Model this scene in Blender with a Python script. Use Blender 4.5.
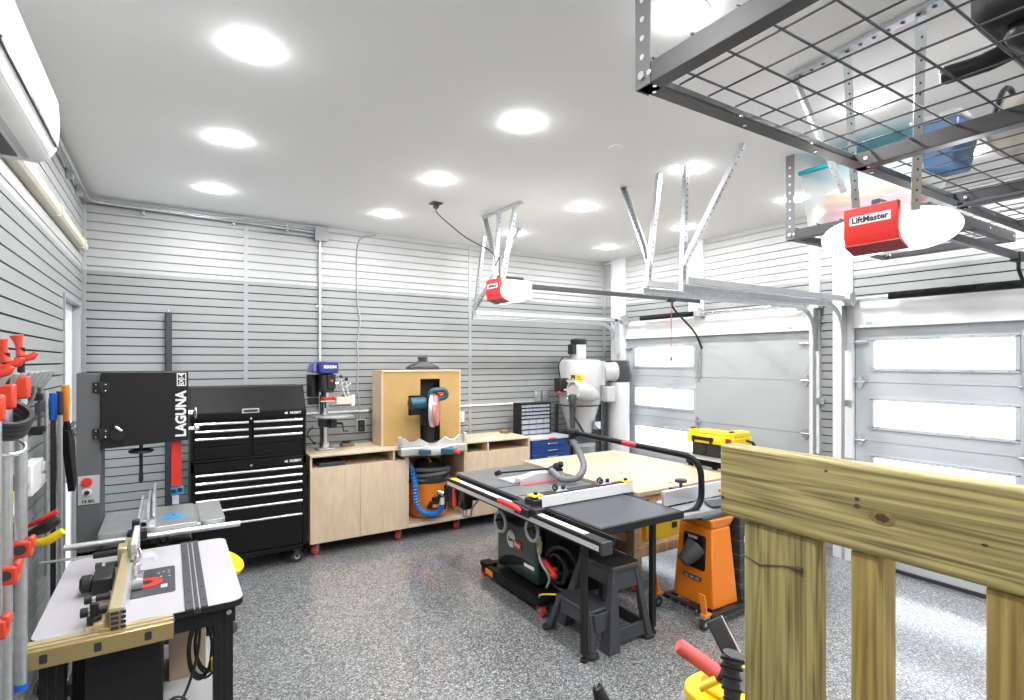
import bpy, bmesh, math, random
from mathutils import Vector, Matrix, Quaternion
random.seed(7)
SC = bpy.context.scene
PI = math.pi
for _o in list(bpy.data.objects): bpy.data.objects.remove(_o)

# ---------------------------------------------------------------- camera
EYE = 1.9; FPX = 545.0; YAW = math.radians(32.2)
cd = bpy.data.cameras.new('camera'); cam = bpy.data.objects.new('camera', cd)
SC.collection.objects.link(cam); SC.camera = cam
cd.sensor_width = 36.0; cd.lens = 36.0*FPX/1024; cd.shift_y = 11/1024; cd.clip_start = .03; cd.clip_end = 200
cam.location = (0, 0, EYE); cam.rotation_euler = (PI/2, 0, -YAW)
# ---------------------------------------------------------------- view and world
SC.view_settings.view_transform = 'Standard'; SC.view_settings.look = 'None'
SC.view_settings.gamma = 1; SC.view_settings.use_curve_mapping = False
SC.view_settings.exposure = 0.2
WORLD_STRENGTH = 3.6
LAMP_WATTS = 5.6
w = bpy.data.worlds.new('world'); SC.world = w; w.use_nodes = True
bgn = w.node_tree.nodes['Background']; bgn.inputs[0].default_value = (.90, .95, 1.0, 1); bgn.inputs[1].default_value = WORLD_STRENGTH
SC.cycles.use_denoising = True
SC.cycles.max_bounces = 8; SC.cycles.diffuse_bounces = 5; SC.cycles.glossy_bounces = 4
SC.cycles.transparent_max_bounces = 16; SC.cycles.sample_clamp_indirect = 6
SC.cycles.caustics_reflective = False; SC.cycles.caustics_refractive = False

# ---------------------------------------------------------------- materials
def mat(name, col, rough=.5, metal=0, noise=0, nscale=8, coat=0, emit=0, spec=.5, alpha=None, stretch=None, bump=0):
    m = bpy.data.materials.new(name); m.use_nodes = True; nt = m.node_tree
    p = nt.nodes['Principled BSDF']
    c = (*col, 1)
    p.inputs['Base Color'].default_value = c; p.inputs['Roughness'].default_value = rough
    p.inputs['Metallic'].default_value = metal; p.inputs['Coat Weight'].default_value = coat
    p.inputs['Specular IOR Level'].default_value = spec
    if emit: p.inputs['Emission Color'].default_value = c; p.inputs['Emission Strength'].default_value = emit
    if noise or bump:
        tc = nt.nodes.new('ShaderNodeTexCoord'); mp = nt.nodes.new('ShaderNodeMapping'); nz = nt.nodes.new('ShaderNodeTexNoise')
        nt.links.new(tc.outputs['Object'], mp.inputs[0]); nt.links.new(mp.outputs[0], nz.inputs['Vector'])
        if stretch: mp.inputs['Scale'].default_value = stretch
        nz.inputs['Scale'].default_value = nscale; nz.inputs['Detail'].default_value = 5
        if noise:
            r = nt.nodes.new('ShaderNodeValToRGB'); nt.links.new(nz.outputs['Fac'], r.inputs[0])
            r.color_ramp.elements[0].position = .3; r.color_ramp.elements[1].position = .7
            r.color_ramp.elements[0].color = (*[v*(1-noise) for v in col], 1)
            r.color_ramp.elements[1].color = (*[min(1, v*(1+noise*.6)) for v in col], 1)
            nt.links.new(r.outputs[0], p.inputs['Base Color'])
        if bump:
            b = nt.nodes.new('ShaderNodeBump'); b.inputs['Strength'].default_value = bump; b.inputs['Distance'].default_value = .002
            nt.links.new(nz.outputs['Fac'], b.inputs['Height']); nt.links.new(b.outputs[0], p.inputs['Normal'])
    return m

def wood(name, light, dark, grain=(1, 18, 18), scale=3.0, rough=.6, knots=0, ring=(1, 6, 6)):
    m = bpy.data.materials.new(name); m.use_nodes = True; nt = m.node_tree; N = nt.nodes; L = nt.links
    p = N['Principled BSDF']; p.inputs['Roughness'].default_value = rough
    tc = N.new('ShaderNodeTexCoord'); mp = N.new('ShaderNodeMapping'); mp.inputs['Scale'].default_value = grain
    L.new(tc.outputs['Object'], mp.inputs[0])
    n1 = N.new('ShaderNodeTexNoise'); n1.inputs['Scale'].default_value = scale; n1.inputs['Detail'].default_value = 8; n1.inputs['Distortion'].default_value = .6
    L.new(mp.outputs[0], n1.inputs['Vector'])
    mp2 = N.new('ShaderNodeMapping'); mp2.inputs['Scale'].default_value = ring; L.new(tc.outputs['Object'], mp2.inputs[0])
    n2 = N.new('ShaderNodeTexNoise'); n2.inputs['Scale'].default_value = 1.4; n2.inputs['Detail'].default_value = 2; L.new(mp2.outputs[0], n2.inputs['Vector'])
    mul = N.new('ShaderNodeMath'); mul.operation = 'MULTIPLY'; mul.inputs[1].default_value = 9; L.new(n2.outputs['Fac'], mul.inputs[0])
    fr = N.new('ShaderNodeMath'); fr.operation = 'PINGPONG'; fr.inputs[1].default_value = .5; L.new(mul.outputs[0], fr.inputs[0])
    add = N.new('ShaderNodeMath'); add.operation = 'ADD'; L.new(n1.outputs['Fac'], add.inputs[0])
    m2 = N.new('ShaderNodeMath'); m2.operation = 'MULTIPLY'; m2.inputs[1].default_value = .45; L.new(fr.outputs[0], m2.inputs[0]); L.new(m2.outputs[0], add.inputs[1])
    r = N.new('ShaderNodeValToRGB'); L.new(add.outputs[0], r.inputs[0])
    r.color_ramp.elements[0].position = .38; r.color_ramp.elements[0].color = (*dark, 1)
    r.color_ramp.elements[1].position = .78; r.color_ramp.elements[1].color = (*light, 1)
    out = r.outputs[0]
    if knots:
        v = N.new('ShaderNodeTexVoronoi'); v.inputs['Scale'].default_value = knots
        mp3 = N.new('ShaderNodeMapping'); mp3.inputs['Scale'].default_value = (1, .55, 1); L.new(tc.outputs['Object'], mp3.inputs[0]); L.new(mp3.outputs[0], v.inputs['Vector'])
        kr = N.new('ShaderNodeValToRGB'); kr.color_ramp.elements[0].position = .035; kr.color_ramp.elements[1].position = .10
        kr.color_ramp.elements[0].color = (0, 0, 0, 1); kr.color_ramp.elements[1].color = (1, 1, 1, 1); L.new(v.outputs['Distance'], kr.inputs[0])
        mx = N.new('ShaderNodeMix'); mx.data_type = 'RGBA'; L.new(kr.outputs[0], mx.inputs['Factor'])
        mx.inputs['A'].default_value = (*[c*.35 for c in dark], 1); L.new(out, mx.inputs['B']); out = mx.outputs['Result']
    L.new(out, p.inputs['Base Color'])
    b = N.new('ShaderNodeBump'); b.inputs['Strength'].default_value = .25; b.inputs['Distance'].default_value = .002
    L.new(n1.outputs['Fac'], b.inputs['Height']); L.new(b.outputs[0], p.inputs['Normal'])
    return m

def floor_mat():
    m = bpy.data.materials.new('fleck epoxy'); m.use_nodes = True; nt = m.node_tree; N = nt.nodes; L = nt.links
    p = N['Principled BSDF']; p.inputs['Roughness'].default_value = .34; p.inputs['Coat Weight'].default_value = .9; p.inputs['Coat Roughness'].default_value = .14; p.inputs['Coat IOR'].default_value = 1.55
    tc = N.new('ShaderNodeTexCoord')
    def layer(scale, stops):
        v = N.new('ShaderNodeTexVoronoi'); v.inputs['Scale'].default_value = scale; L.new(tc.outputs['Object'], v.inputs['Vector'])
        s = N.new('ShaderNodeSeparateColor'); L.new(v.outputs['Color'], s.inputs[0])
        r = N.new('ShaderNodeValToRGB'); r.color_ramp.interpolation = 'CONSTANT'; L.new(s.outputs[0], r.inputs[0])
        e = r.color_ramp.elements
        while len(e) < len(stops): e.new(.5)
        for i, (pos, c) in enumerate(stops): e[i].position = pos; e[i].color = (c*.97, c*1.0, c*1.02, 1)
        return r.outputs[0]
    a = layer(120, [(0, .008), (.20, .045), (.37, .145), (.63, .30), (.87, .58)])
    b = layer(210, [(0, .02), (.18, .095), (.44, .23), (.76, .46)])
    mx = N.new('ShaderNodeMix'); mx.data_type = 'RGBA'; mx.inputs['Factor'].default_value = .4
    L.new(a, mx.inputs['A']); L.new(b, mx.inputs['B']); L.new(mx.outputs['Result'], p.inputs['Base Color'])
    bn = N.new('ShaderNodeTexNoise'); bn.inputs['Scale'].default_value = 30; L.new(tc.outputs['Object'], bn.inputs['Vector'])
    bp = N.new('ShaderNodeBump'); bp.inputs['Strength'].default_value = .12; bp.inputs['Distance'].default_value = .003
    L.new(bn.outputs['Fac'], bp.inputs['Height']); L.new(bp.outputs[0], p.inputs['Normal']); L.new(bp.outputs[0], p.inputs['Coat Normal'])
    return m

def clear_mat(name, tint=(.97, .98, 1), gloss=.08, haze=0):
    m = bpy.data.materials.new(name); m.use_nodes = True; nt = m.node_tree; N = nt.nodes; L = nt.links
    N.remove(N['Principled BSDF'])
    t = N.new('ShaderNodeBsdfTransparent'); t.inputs[0].default_value = (*tint, 1)
    g = N.new('ShaderNodeBsdfGlossy'); g.inputs['Roughness'].default_value = .08
    mx = N.new('ShaderNodeMixShader'); mx.inputs[0].default_value = gloss
    L.new(t.outputs[0], mx.inputs[1]); L.new(g.outputs[0], mx.inputs[2]); out = mx
    if haze:
        d = N.new('ShaderNodeBsdfDiffuse'); d.inputs[0].default_value = (*tint, 1)
        m2 = N.new('ShaderNodeMixShader'); m2.inputs[0].default_value = haze
        L.new(mx.outputs[0], m2.inputs[1]); L.new(d.outputs[0], m2.inputs[2]); out = m2
    L.new(out.outputs[0], N['Material Output'].inputs['Surface'])
    return m

M = dict(
 ceil=mat('ceiling paint', (.88, .885, .89), .75),
 slat=mat('grey slatwall', (.305, .32, .318), .42, noise=.03, nscale=2), slatw=mat('white slatwall', (.48, .49, .49), .5),
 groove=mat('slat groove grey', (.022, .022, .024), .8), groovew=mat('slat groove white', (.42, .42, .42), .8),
 white=mat('white paint', (.84, .84, .85), .4), joint=mat('grey joint strip', (.33, .34, .36), .4),
 floor=floor_mat(), door=mat('garage door skin', (.47, .50, .525), .42, noise=.02, nscale=3), doorsolid=mat('garage door white', (.40, .425, .435), .42),
 glass=clear_mat('window pane'), galv=mat('galvanised steel', (.62, .64, .66), .32, .85, noise=.12, nscale=25),
 steel=mat('bright steel', (.75, .76, .78), .22, .95), dsteel=mat('dark grey enamel steel', (.050, .050, .055), .42, .2),
 iron=mat('machined cast iron', (.50, .51, .52), .33, .75, noise=.1, nscale=14), ironD=mat('dark cast iron top', (.27, .28, .29), .34, .6, noise=.12, nscale=9),
 black=mat('black plastic', (.012, .012, .014), .42), blackm=mat('matte black', (.013, .013, .014), .6, spec=.3), blackg=mat('gloss black enamel', (.008, .008, .009), .40, spec=.16),
 rubber=mat('black rubber', (.025, .025, .025), .7), red=mat('red plastic', (.70, .03, .025), .35), redd=mat('dark red plastic', (.36, .015, .02), .4),
 orange=mat('orange enamel', (.83, .22, .012), .32, coat=.3), orangeb=mat('bright orange plastic', (.88, .25, .02), .4), yellow=mat('yellow plastic', (.90, .60, .01), .38), yellowd=mat('mustard plastic', (.78, .48, .03), .4),
 blue=mat('deep blue enamel', (.010, .05, .22), .33, coat=.3), navy=mat('navy enamel', (.02, .03, .20), .3, coat=.3), teal=mat('dark teal housing', (.02, .09, .14), .4), bblue=mat('bright blue plastic', (.01, .12, .60), .4), skyblue=mat('sky blue plastic', (.03, .25, .50), .4),
 grey=mat('mid grey enamel', (.12, .125, .13), .38, coat=.1), lgrey=mat('light grey plastic', (.52, .53, .54), .4), dgrey=mat('dark grey plastic', (.040, .042, .047), .45),
 green=mat('dark green enamel', (.022, .040, .038), .28, coat=.4), lam=mat('charcoal laminate', (.040, .043, .055), .36, noise=.12, nscale=40),
 chrome=mat('chrome', (.60, .61, .62), .22, 1), gold=mat('gold anodised aluminium', (.50, .38, .18), .34, .65), goldl=mat('pale gold rail', (.66, .56, .36), .34, .6),
 alu=mat('aluminium extrusion', (.76, .77, .78), .3, .7), tabletop=mat('pale grey laminate', (.41, .40, .43), .5), creamw=mat('cream plastic', (.75, .70, .58), .45),
 ply=wood('birch plywood', (.70, .56, .40), (.62, .475, .32), (9, 9, 1.2), 2.2, .5, ring=(3, 3, .6)), plytop=wood('birch plywood top', (.68, .575, .43), (.56, .44, .30), (2, 14, 2), 2.2, .45),
 plyedge=wood('plywood edge', (.66, .52, .34), (.42, .30, .17), (1, 1, 60), 3, .6), mdf=mat('mdf board', (.50, .32, .115), .6, noise=.06, nscale=7),
 bench=wood('workbench ply', (.59, .485, .35), (.47, .36, .225), (10, 2, 2), 1.6, .5, knots=3.2), fir=wood('fir lumber', (.62, .45, .26), (.42, .27, .13), (14, 14, 1.2), 1.6, .6),
 treated=wood('treated rail lumber', (.46, .385, .17), (.15, .12, .042), (95, 1.6, 95), 1.5, .62, knots=0, ring=(11, .7, 11)),
 treatedv=wood('treated post lumber', (.40, .335, .14), (.13, .10, .034), (95, 95, 1.6), 1.5, .62, knots=0, ring=(11, 11, .7)), treatedb=wood('treated baluster lumber', (.42, .31, .11), (.20, .135, .04), (55, 55, 1.3), 1.5, .62, ring=(9, 9, .7)), knotl=mat('knot halo', (.24, .17, .06), .65, noise=.25, nscale=80), knot=mat('wood knot', (.07, .045, .02), .7, noise=.4, nscale=60), brown=mat('brown wood block', (.20, .12, .07), .5),
 lamp=mat('lit lamp lens', (1, 1, 1), .5, emit=165), lens=mat('lit white lens', (1, .98, .97), .5, emit=1.6), wplastic=mat('white plastic', (.86, .86, .86), .35),
 clear=clear_mat('clear plastic', (.93, .95, .97), .12, .25), clearred=clear_mat('red tinted guard', (.95, .45, .42), .12, .5), binp=clear_mat('milky plastic bin', (.90, .92, .92), .08, .25), drawerp=clear_mat('clear drawer', (.62, .68, .74), .15, .5),
 duct=mat('white enamel', (.47, .475, .48), .38, coat=.1), redclamp=mat('orange red clamp', (.66, .055, .025), .4), pinkp=mat('pink fabric', (.70, .12, .25), .8), canvas=mat('beige canvas', (.38, .36, .31), .85, noise=.25, nscale=5), cyan=mat('turquoise lid', (.02, .42, .50), .4), card=mat('cardboard', (.46, .36, .24), .8),
 ink=mat('white lettering', (.85, .85, .86), .5), inkd=mat('dark lettering', (.03, .03, .03), .5), inky=mat('yellow sign', (.85, .55, .02), .45), bluebin=mat('blue bin plastic', (.06, .14, .30), .4), inkr=mat('red sign', (.75, .04, .04), .45), hose=mat('grey hose', (.13, .14, .15), .5), hoseb=mat('blue hose', (.02, .17, .50), .45), redgrip=mat('faded red foam', (.62, .10, .09), .6), filt=mat('pale filter cloth', (.66, .67, .68), .7), fing=mat('grey coated steel', (.28, .29, .30), .45), chairg=mat('dusty grey', (.30, .31, .33), .5), redwheel=mat('red caster wheel', (.62, .05, .05), .35),
)

# ---------------------------------------------------------------- mesh builder
def _v(p): return Vector(p)
class MB:
    def __init__(s): s.bm = bmesh.new()
    def face(s, vs, m=0):
        try: f = s.bm.faces.new(vs); f.material_index = m
        except ValueError: pass
    def hexa(s, P, m=0):            # 4 bottom points ccw, 4 top points
        v = [s.bm.verts.new(p) for p in P]
        for q in ((3, 2, 1, 0), (4, 5, 6, 7), (0, 1, 5, 4), (1, 2, 6, 5), (2, 3, 7, 6), (3, 0, 4, 7)): s.face([v[i] for i in q], m)
        return s
    def box(s, x0, x1, y0, y1, z0, z1, m=0, rot=None):
        if x0 > x1: x0, x1 = x1, x0
        if y0 > y1: y0, y1 = y1, y0
        if z0 > z1: z0, z1 = z1, z0
        P = [(x0, y0, z0), (x1, y0, z0), (x1, y1, z0), (x0, y1, z0), (x0, y0, z1), (x1, y0, z1), (x1, y1, z1), (x0, y1, z1)]
        if rot:
            c = Vector(((x0+x1)/2, (y0+y1)/2, (z0+z1)/2)); R = Matrix.Rotation(math.radians(rot[1]), 3, rot[0])
            P = [tuple(R @ (Vector(p)-c) + c) for p in P]
        return s.hexa(P, m)
    def frustum(s, a, za, b, zb, m=0):   # a, b = (x0,x1,y0,y1)
        return s.hexa([(a[0], a[2], za), (a[1], a[2], za), (a[1], a[3], za), (a[0], a[3], za), (b[0], b[2], zb), (b[1], b[2], zb), (b[1], b[3], zb), (b[0], b[3], zb)], m)
    def bar(s, p, q, wd, th, m=0, up=(0, 0, 1)):   # rectangular bar between two points
        p, q = _v(p), _v(q); d = (q-p).normalized(); u = _v(up)
        if abs(d.dot(u)) > .98: u = Vector((0, 1, 0))
        a = d.cross(u).normalized(); b = a.cross(d).normalized(); a *= wd/2; b *= th/2
        return s.hexa([p-a-b, p+a-b, p+a+b, p-a+b, q-a-b, q+a-b, q+a+b, q-a+b], m)
    def tube(s, pts, r, n=8, m=0, cap=True, closed=False):
        pts = [_v(p) for p in pts]; k = len(pts); rs = r if isinstance(r, (list, tuple)) else [r]*k
        rings = []; prev = None
        for i, p in enumerate(pts):
            a = pts[i-1] if (i or closed) else p; b = pts[(i+1) % k] if (i < k-1 or closed) else p
            t = (b-a)
            t = t.normalized() if t.length > 1e-9 else Vector((0, 0, 1))
            if prev is None:
                u = Vector((0, 0, 1)) if abs(t.z) < .9 else Vector((1, 0, 0))
                nrm = (u - t*u.dot(t)).normalized()
            else:
                nrm = prev - t*prev.dot(t)
                nrm = nrm.normalized() if nrm.length > 1e-6 else t.orthogonal().normalized()
            prev = nrm; bn = t.cross(nrm)
            rings.append([s.bm.verts.new(p + (nrm*math.cos(2*PI*j/n) + bn*math.sin(2*PI*j/n))*rs[i]) for j in range(n)])
        for i in range(k if closed else k-1):
            A, B = rings[i], rings[(i+1) % k]
            for j in range(n): s.face([A[j], A[(j+1) % n], B[(j+1) % n], B[j]], m)
        if cap and not closed:
            s.face(rings[0][::-1], m); s.face(rings[-1], m)
        return s
    def cyl(s, p, q, r, r2=None, n=20, m=0): return s.tube([p, q], [r, r if r2 is None else r2], n, m)
    def lathe(s, prof, c, axis=(0, 0, 1), n=28, m=0, cap=True):
        c = _v(c); ax = _v(axis).normalized()
        return s.tube2([(c + ax*z, r) for r, z in prof], ax, n, m, cap)
    def tube2(s, pr, ax, n, m, cap=True):
        u = Vector((0, 0, 1)) if abs(ax.z) < .9 else Vector((1, 0, 0)); a = (u - ax*u.dot(ax)).normalized(); b = ax.cross(a)
        rings = [[s.bm.verts.new(p + (a*math.cos(2*PI*j/n) + b*math.sin(2*PI*j/n))*max(r, 1e-4)) for j in range(n)] for p, r in pr]
        for A, B in zip(rings, rings[1:]):
            for j in range(n): s.face([A[j], A[(j+1) % n], B[(j+1) % n], B[j]], m)
        if cap: s.face(rings[0][::-1], m); s.face(rings[-1], m)
        return s
    def prism(s, pts, plane, a, b, m=0):   # plane 'xy' extruded z, 'xz' extruded y, 'yz' extruded x
        def P(u, v, w_): return {'xy': (u, v, w_), 'xz': (u, w_, v), 'yz': (w_, u, v)}[plane]
        A = [s.bm.verts.new(P(u, v, a)) for u, v in pts]; B = [s.bm.verts.new(P(u, v, b)) for u, v in pts]; n = len(pts)
        for i in range(n): s.face([A[i], A[(i+1) % n], B[(i+1) % n], B[i]], m)
        s.face(A[::-1], m); s.face(B, m)
        return s
    def sph(s, c, r, n=14, m=0):
        r = r if isinstance(r, (list, tuple)) else (r, r, r); c = _v(c); k = n//2; rings = []
        for i in range(1, k):
            t = PI*i/k; rings.append([s.bm.verts.new(c + Vector((r[0]*math.sin(t)*math.cos(2*PI*j/n), r[1]*math.sin(t)*math.sin(2*PI*j/n), r[2]*math.cos(t)))) for j in range(n)])
        T = s.bm.verts.new(c+Vector((0, 0, r[2]))); B = s.bm.verts.new(c-Vector((0, 0, r[2])))
        for j in range(n):
            s.face([T, rings[0][j], rings[0][(j+1) % n]], m); s.face([B, rings[-1][(j+1) % n], rings[-1][j]], m)
        for A, Bb in zip(rings, rings[1:]):
            for j in range(n): s.face([A[j], Bb[j], Bb[(j+1) % n], A[(j+1) % n]], m)
        return s
    def torus(s, c, R, r, axis=(0, 0, 1), n=32, k=8, m=0, sq=1):
        c = _v(c); ax = _v(axis).normalized(); u = Vector((0, 0, 1)) if abs(ax.z) < .9 else Vector((1, 0, 0)); a = (u-ax*u.dot(ax)).normalized(); b = ax.cross(a)
        return s.tube([c + a*R*math.cos(2*PI*j/n) + b*R*sq*math.sin(2*PI*j/n) for j in range(n)], r, k, m, closed=True)

def spl(pts, n=8):   # smooth path through points
    P = [_v(p) for p in pts]; P = [P[0]*2-P[1]] + P + [P[-1]*2-P[-2]]; out = []
    for i in range(1, len(P)-2):
        for k in range(n):
            t = k/n; a, b, c, d = P[i-1:i+3]
            out.append(.5*((2*b) + (c-a)*t + (2*a-5*b+4*c-d)*t*t + (3*b-a-3*c+d)*t**3))
    return out + [P[-2]]
def fil(pts, r, n=6):   # path with rounded corners
    P = [_v(p) for p in pts]; out = [P[0]]
    for i in range(1, len(P)-1):
        a = (P[i-1]-P[i]); b = (P[i+1]-P[i]); q = min(r, a.length*.45, b.length*.45); A = P[i]+a.normalized()*q; B = P[i]+b.normalized()*q
        for k in range(n+1):
            t = k/n; out.append(A*(1-t)**2 + P[i]*2*t*(1-t) + B*t*t)
    return out + [P[-1]]
def rrect(x0, x1, y0, y1, r, n=4):
    o = []
    for cx, cy, a0 in ((x1-r, y1-r, 0), (x0+r, y1-r, 90), (x0+r, y0+r, 180), (x1-r, y0+r, 270)):
        for k in range(n+1):
            a = math.radians(a0+90*k/n); o.append((cx+r*math.cos(a), cy+r*math.sin(a)))
    return o

# ---------------------------------------------------------------- objects
ORG = {}
def link(o, parent=None):
    SC.collection.objects.link(o)
    if parent: o.parent = parent
def finish(name, mb, mats, org, parent, bv, smooth):
    bmesh.ops.translate(mb.bm, verts=mb.bm.verts, vec=-org)
    bmesh.ops.recalc_face_normals(mb.bm, faces=mb.bm.faces)
    me = bpy.data.meshes.new(name); mb.bm.to_mesh(me); mb.bm.free()
    if not isinstance(mats, (list, tuple)): mats = [mats]
    for k in mats: me.materials.append(M[k] if isinstance(k, str) else k)
    if smooth:
        me.shade_smooth(); me.set_sharp_from_angle(angle=math.radians(38))
    o = bpy.data.objects.new(name, me); link(o, parent); ORG[o] = org
    if bv:
        b = o.modifiers.new('bevel', 'BEVEL'); b.width = bv; b.segments = 2; b.limit_method = 'ANGLE'; b.angle_limit = math.radians(35); b.use_clamp_overlap = True
    return o
def thing(name, label, cat, loc, group=None):
    o = bpy.data.objects.new(name, None); link(o); o.location = loc; o.empty_display_size = .1; ORG[o] = Vector(loc)
    o['label'] = label; o['category'] = cat
    if group: o['group'] = group
    return o
def part(name, mb, mats, parent, bv=0, smooth=True, label=None, stuff=False):
    o = finish(name, mb, mats, ORG[parent], parent, bv, smooth)
    if label: o['label'] = label
    if stuff: o['kind'] = 'stuff'
    return o
def solo(name, mb, mats, label, cat, loc, group=None, bv=0, smooth=True):
    o = finish(name, mb, mats, Vector(loc), None, bv, smooth); o.location = loc
    o['label'] = label; o['category'] = cat
    if group: o['group'] = group
    return o
def struct(name, mb, mats, bv=0, smooth=False):
    o = finish(name, mb, mats, Vector((0, 0, 0)), None, bv, smooth); o['kind'] = 'structure'; return o
FACE = {'-Y': (PI/2, 0, 0), '-X': (PI/2, 0, -PI/2), '-Yv': (PI/2, -PI/2, 0), '+Z': (0, 0, 0), '+Zx': (0, 0, -PI/2)}
def text(body, size, m, parent, loc, face='-Y', name='lettering', bold=0, sx=1):
    c = bpy.data.curves.new(name, 'FONT'); c.body = body; c.size = size; c.extrude = .0008; c.align_x = 'CENTER'; c.align_y = 'CENTER'; c.offset = bold; c.resolution_u = 3
    c.materials.append(M[m]); o = bpy.data.objects.new(name, c); link(o, parent); o.location = Vector(loc)-ORG[parent]
    o.rotation_euler = FACE[face] if isinstance(face, str) else face; o.scale = (sx, 1, 1)
    me = bpy.data.meshes.new_from_object(o); q = bpy.data.objects.new('lettering', me); link(q, parent); q.location = o.location; q.rotation_euler = o.rotation_euler; q.scale = o.scale
    bpy.data.objects.remove(o); bpy.data.curves.remove(c); q.name = name; ORG[q] = ORG[parent]
    return q
def dup(o, delta=None, parent=None, label=None, group=None, rotz=None):
    c = o.copy(); SC.collection.objects.link(c)
    if parent is not None: c.parent = parent
    if delta is not None: c.location = o.location + Vector(delta)
    if rotz is not None: c.rotation_euler.z = rotz
    if label: c['label'] = label
    if group: c['group'] = group
    for ch in list(o.children): dup(ch, parent=c)
    return c
# survey helpers: where a line of sight of the camera meets a plane of the room
_s, _c = math.sin(YAW), math.cos(YAW)
def ray(x, y):
    t = (x-512)/FPX; return (_s+_c*t, _c-_s*t, (361-y)/FPX)
def atZ(x, y, z): r = ray(x, y); d = (z-EYE)/r[2]; return (r[0]*d, r[1]*d, z)
def atX(x, y, X): r = ray(x, y); d = X/r[0]; return (X, r[1]*d, EYE+r[2]*d)
def atY(x, y, Y): r = ray(x, y); d = Y/r[1]; return (r[0]*d, Y, EYE+r[2]*d)
def atD(x, y, d): r = ray(x, y); return (r[0]*d, r[1]*d, EYE+r[2]*d)

# ================================================================ ROOM
XL, XR, YB, YF, H = -.65, 5.5, 6.15, -2.6, 3.37
ZW = 2.715      # where grey slatwall turns white
PITCH = .0795
def slats(axis, plane, d, a0, a1, z0, z1, mb):
    """slatwall face on plane; d = +1/-1 sends the groove depth away from the room"""
    g, dep = .0105, .016
    def q(p0, p1, m):   # p = (offset, z)
        o0, zz0 = p0; o1, zz1 = p1
        def P(a, o, z): return (a, plane+d*o, z) if axis == 'x' else (plane+d*o, a, z)
        mb.face([mb.bm.verts.new(v) for v in (P(a0, o0, zz0), P(a1, o0, zz0), P(a1, o1, zz1), P(a0, o1, zz1))], m)
    k0 = math.floor((z0-ZW)/PITCH)
    zs = [ZW+PITCH*(k+.5) for k in range(k0-1, 60) if z0+.015 < ZW+PITCH*(k+.5) < z1-.01]
    cur = z0
    for zc in zs+[None]:
        top = z1 if zc is None else zc-g/2
        if cur < ZW < top:
            q((0, cur), (0, ZW), 0); q((0, ZW), (0, top), 1)
        else: q((0, cur), (0, top), 0 if top <= ZW+.001 else 1)
        if zc is None: break
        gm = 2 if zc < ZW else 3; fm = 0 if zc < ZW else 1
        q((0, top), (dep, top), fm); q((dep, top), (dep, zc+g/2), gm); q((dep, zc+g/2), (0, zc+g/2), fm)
        cur = zc+g/2
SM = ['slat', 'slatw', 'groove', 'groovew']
def shell(mb, x0, x1, y0, y1, z0, z1): mb.box(x0, x1, y0, y1, z0, z1, 1)

mb = MB(); mb.box(XL-.12, XR+.12, YF-.12, YB+.12, -.1, 0); struct('floor', mb, 'floor')
mb = MB(); mb.box(XL-.12, XR+.12, YF-.12, YB+.12, H, H+.1); struct('ceiling', mb, 'ceil')
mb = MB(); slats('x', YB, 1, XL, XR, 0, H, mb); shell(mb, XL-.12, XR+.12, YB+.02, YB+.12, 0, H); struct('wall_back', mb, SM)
mb = MB()
DY0, DY1, DZ = 5.12, 5.92, 2.37
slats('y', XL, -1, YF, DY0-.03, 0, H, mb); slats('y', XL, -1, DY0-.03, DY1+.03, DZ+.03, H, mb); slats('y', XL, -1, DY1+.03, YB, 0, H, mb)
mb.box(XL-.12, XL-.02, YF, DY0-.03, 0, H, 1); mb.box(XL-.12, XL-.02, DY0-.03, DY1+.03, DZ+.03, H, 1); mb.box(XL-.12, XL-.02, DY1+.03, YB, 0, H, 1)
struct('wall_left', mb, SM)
mb = MB(); mb.box(XL-.12, XR+.12, YF-.12, YF, 0, H); struct('wall_front', mb, 'white')
# wall with the two garage doors
mb = MB()
D1 = (3.06, 5.70); D2 = (0.0, 2.65); DTOP = 2.21; HD = 2.45
for a, b, z0 in ((YF, -.2, 0), (-.2, D2[1]+.18, HD), (D2[1]+.18, D1[0]-.10, 0), (D1[0]-.10, 5.98, HD), (5.98, YB, 0)):
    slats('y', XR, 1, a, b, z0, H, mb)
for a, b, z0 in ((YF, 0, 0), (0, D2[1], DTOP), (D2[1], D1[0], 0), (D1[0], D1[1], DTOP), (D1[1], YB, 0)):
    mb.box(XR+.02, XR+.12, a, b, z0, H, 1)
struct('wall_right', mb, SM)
# white boards framing the doors
n = 0
for a, b, z0, z1 in ((5.70, 5.98, 0, H), (4.36, 4.57, HD, H), (2.965, 3.06, 0, H), (2.65, 2.83, 0, H), (1.22, 1.42, HD, H), (-.2, 0, 0, H), (D1[0], D1[1], DTOP, HD), (D2[0], D2[1], DTOP, HD)):
    n += 1; mb = MB(); mb.box(XR-.025, XR+.02, a, b, z0, z1); struct('trim_%d' % n, mb, 'white', bv=.003)
# joint strips of the slatwall panels
for x in (.665, 3.24):
    n += 1; mb = MB(); mb.box(x-.02, x+.02, YB-.006, YB, 0, ZW); mb.box(x-.02, x+.02, YB-.006, YB, ZW, H, 1); struct('trim_%d' % n, mb, ['joint', 'slatw'])
for (x, y) in ((XL+.0125, YB-.0125), (XR-.0125, YB-.0125)):
    n += 1; mb = MB(); mb.box(x-.0125, x+.0125, y-.0125, y+.0125, 0, ZW); mb.box(x-.0125, x+.0125, y-.0125, y+.0125, ZW, H, 1); struct('trim_%d' % n, mb, ['joint', 'slatw'])

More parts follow.
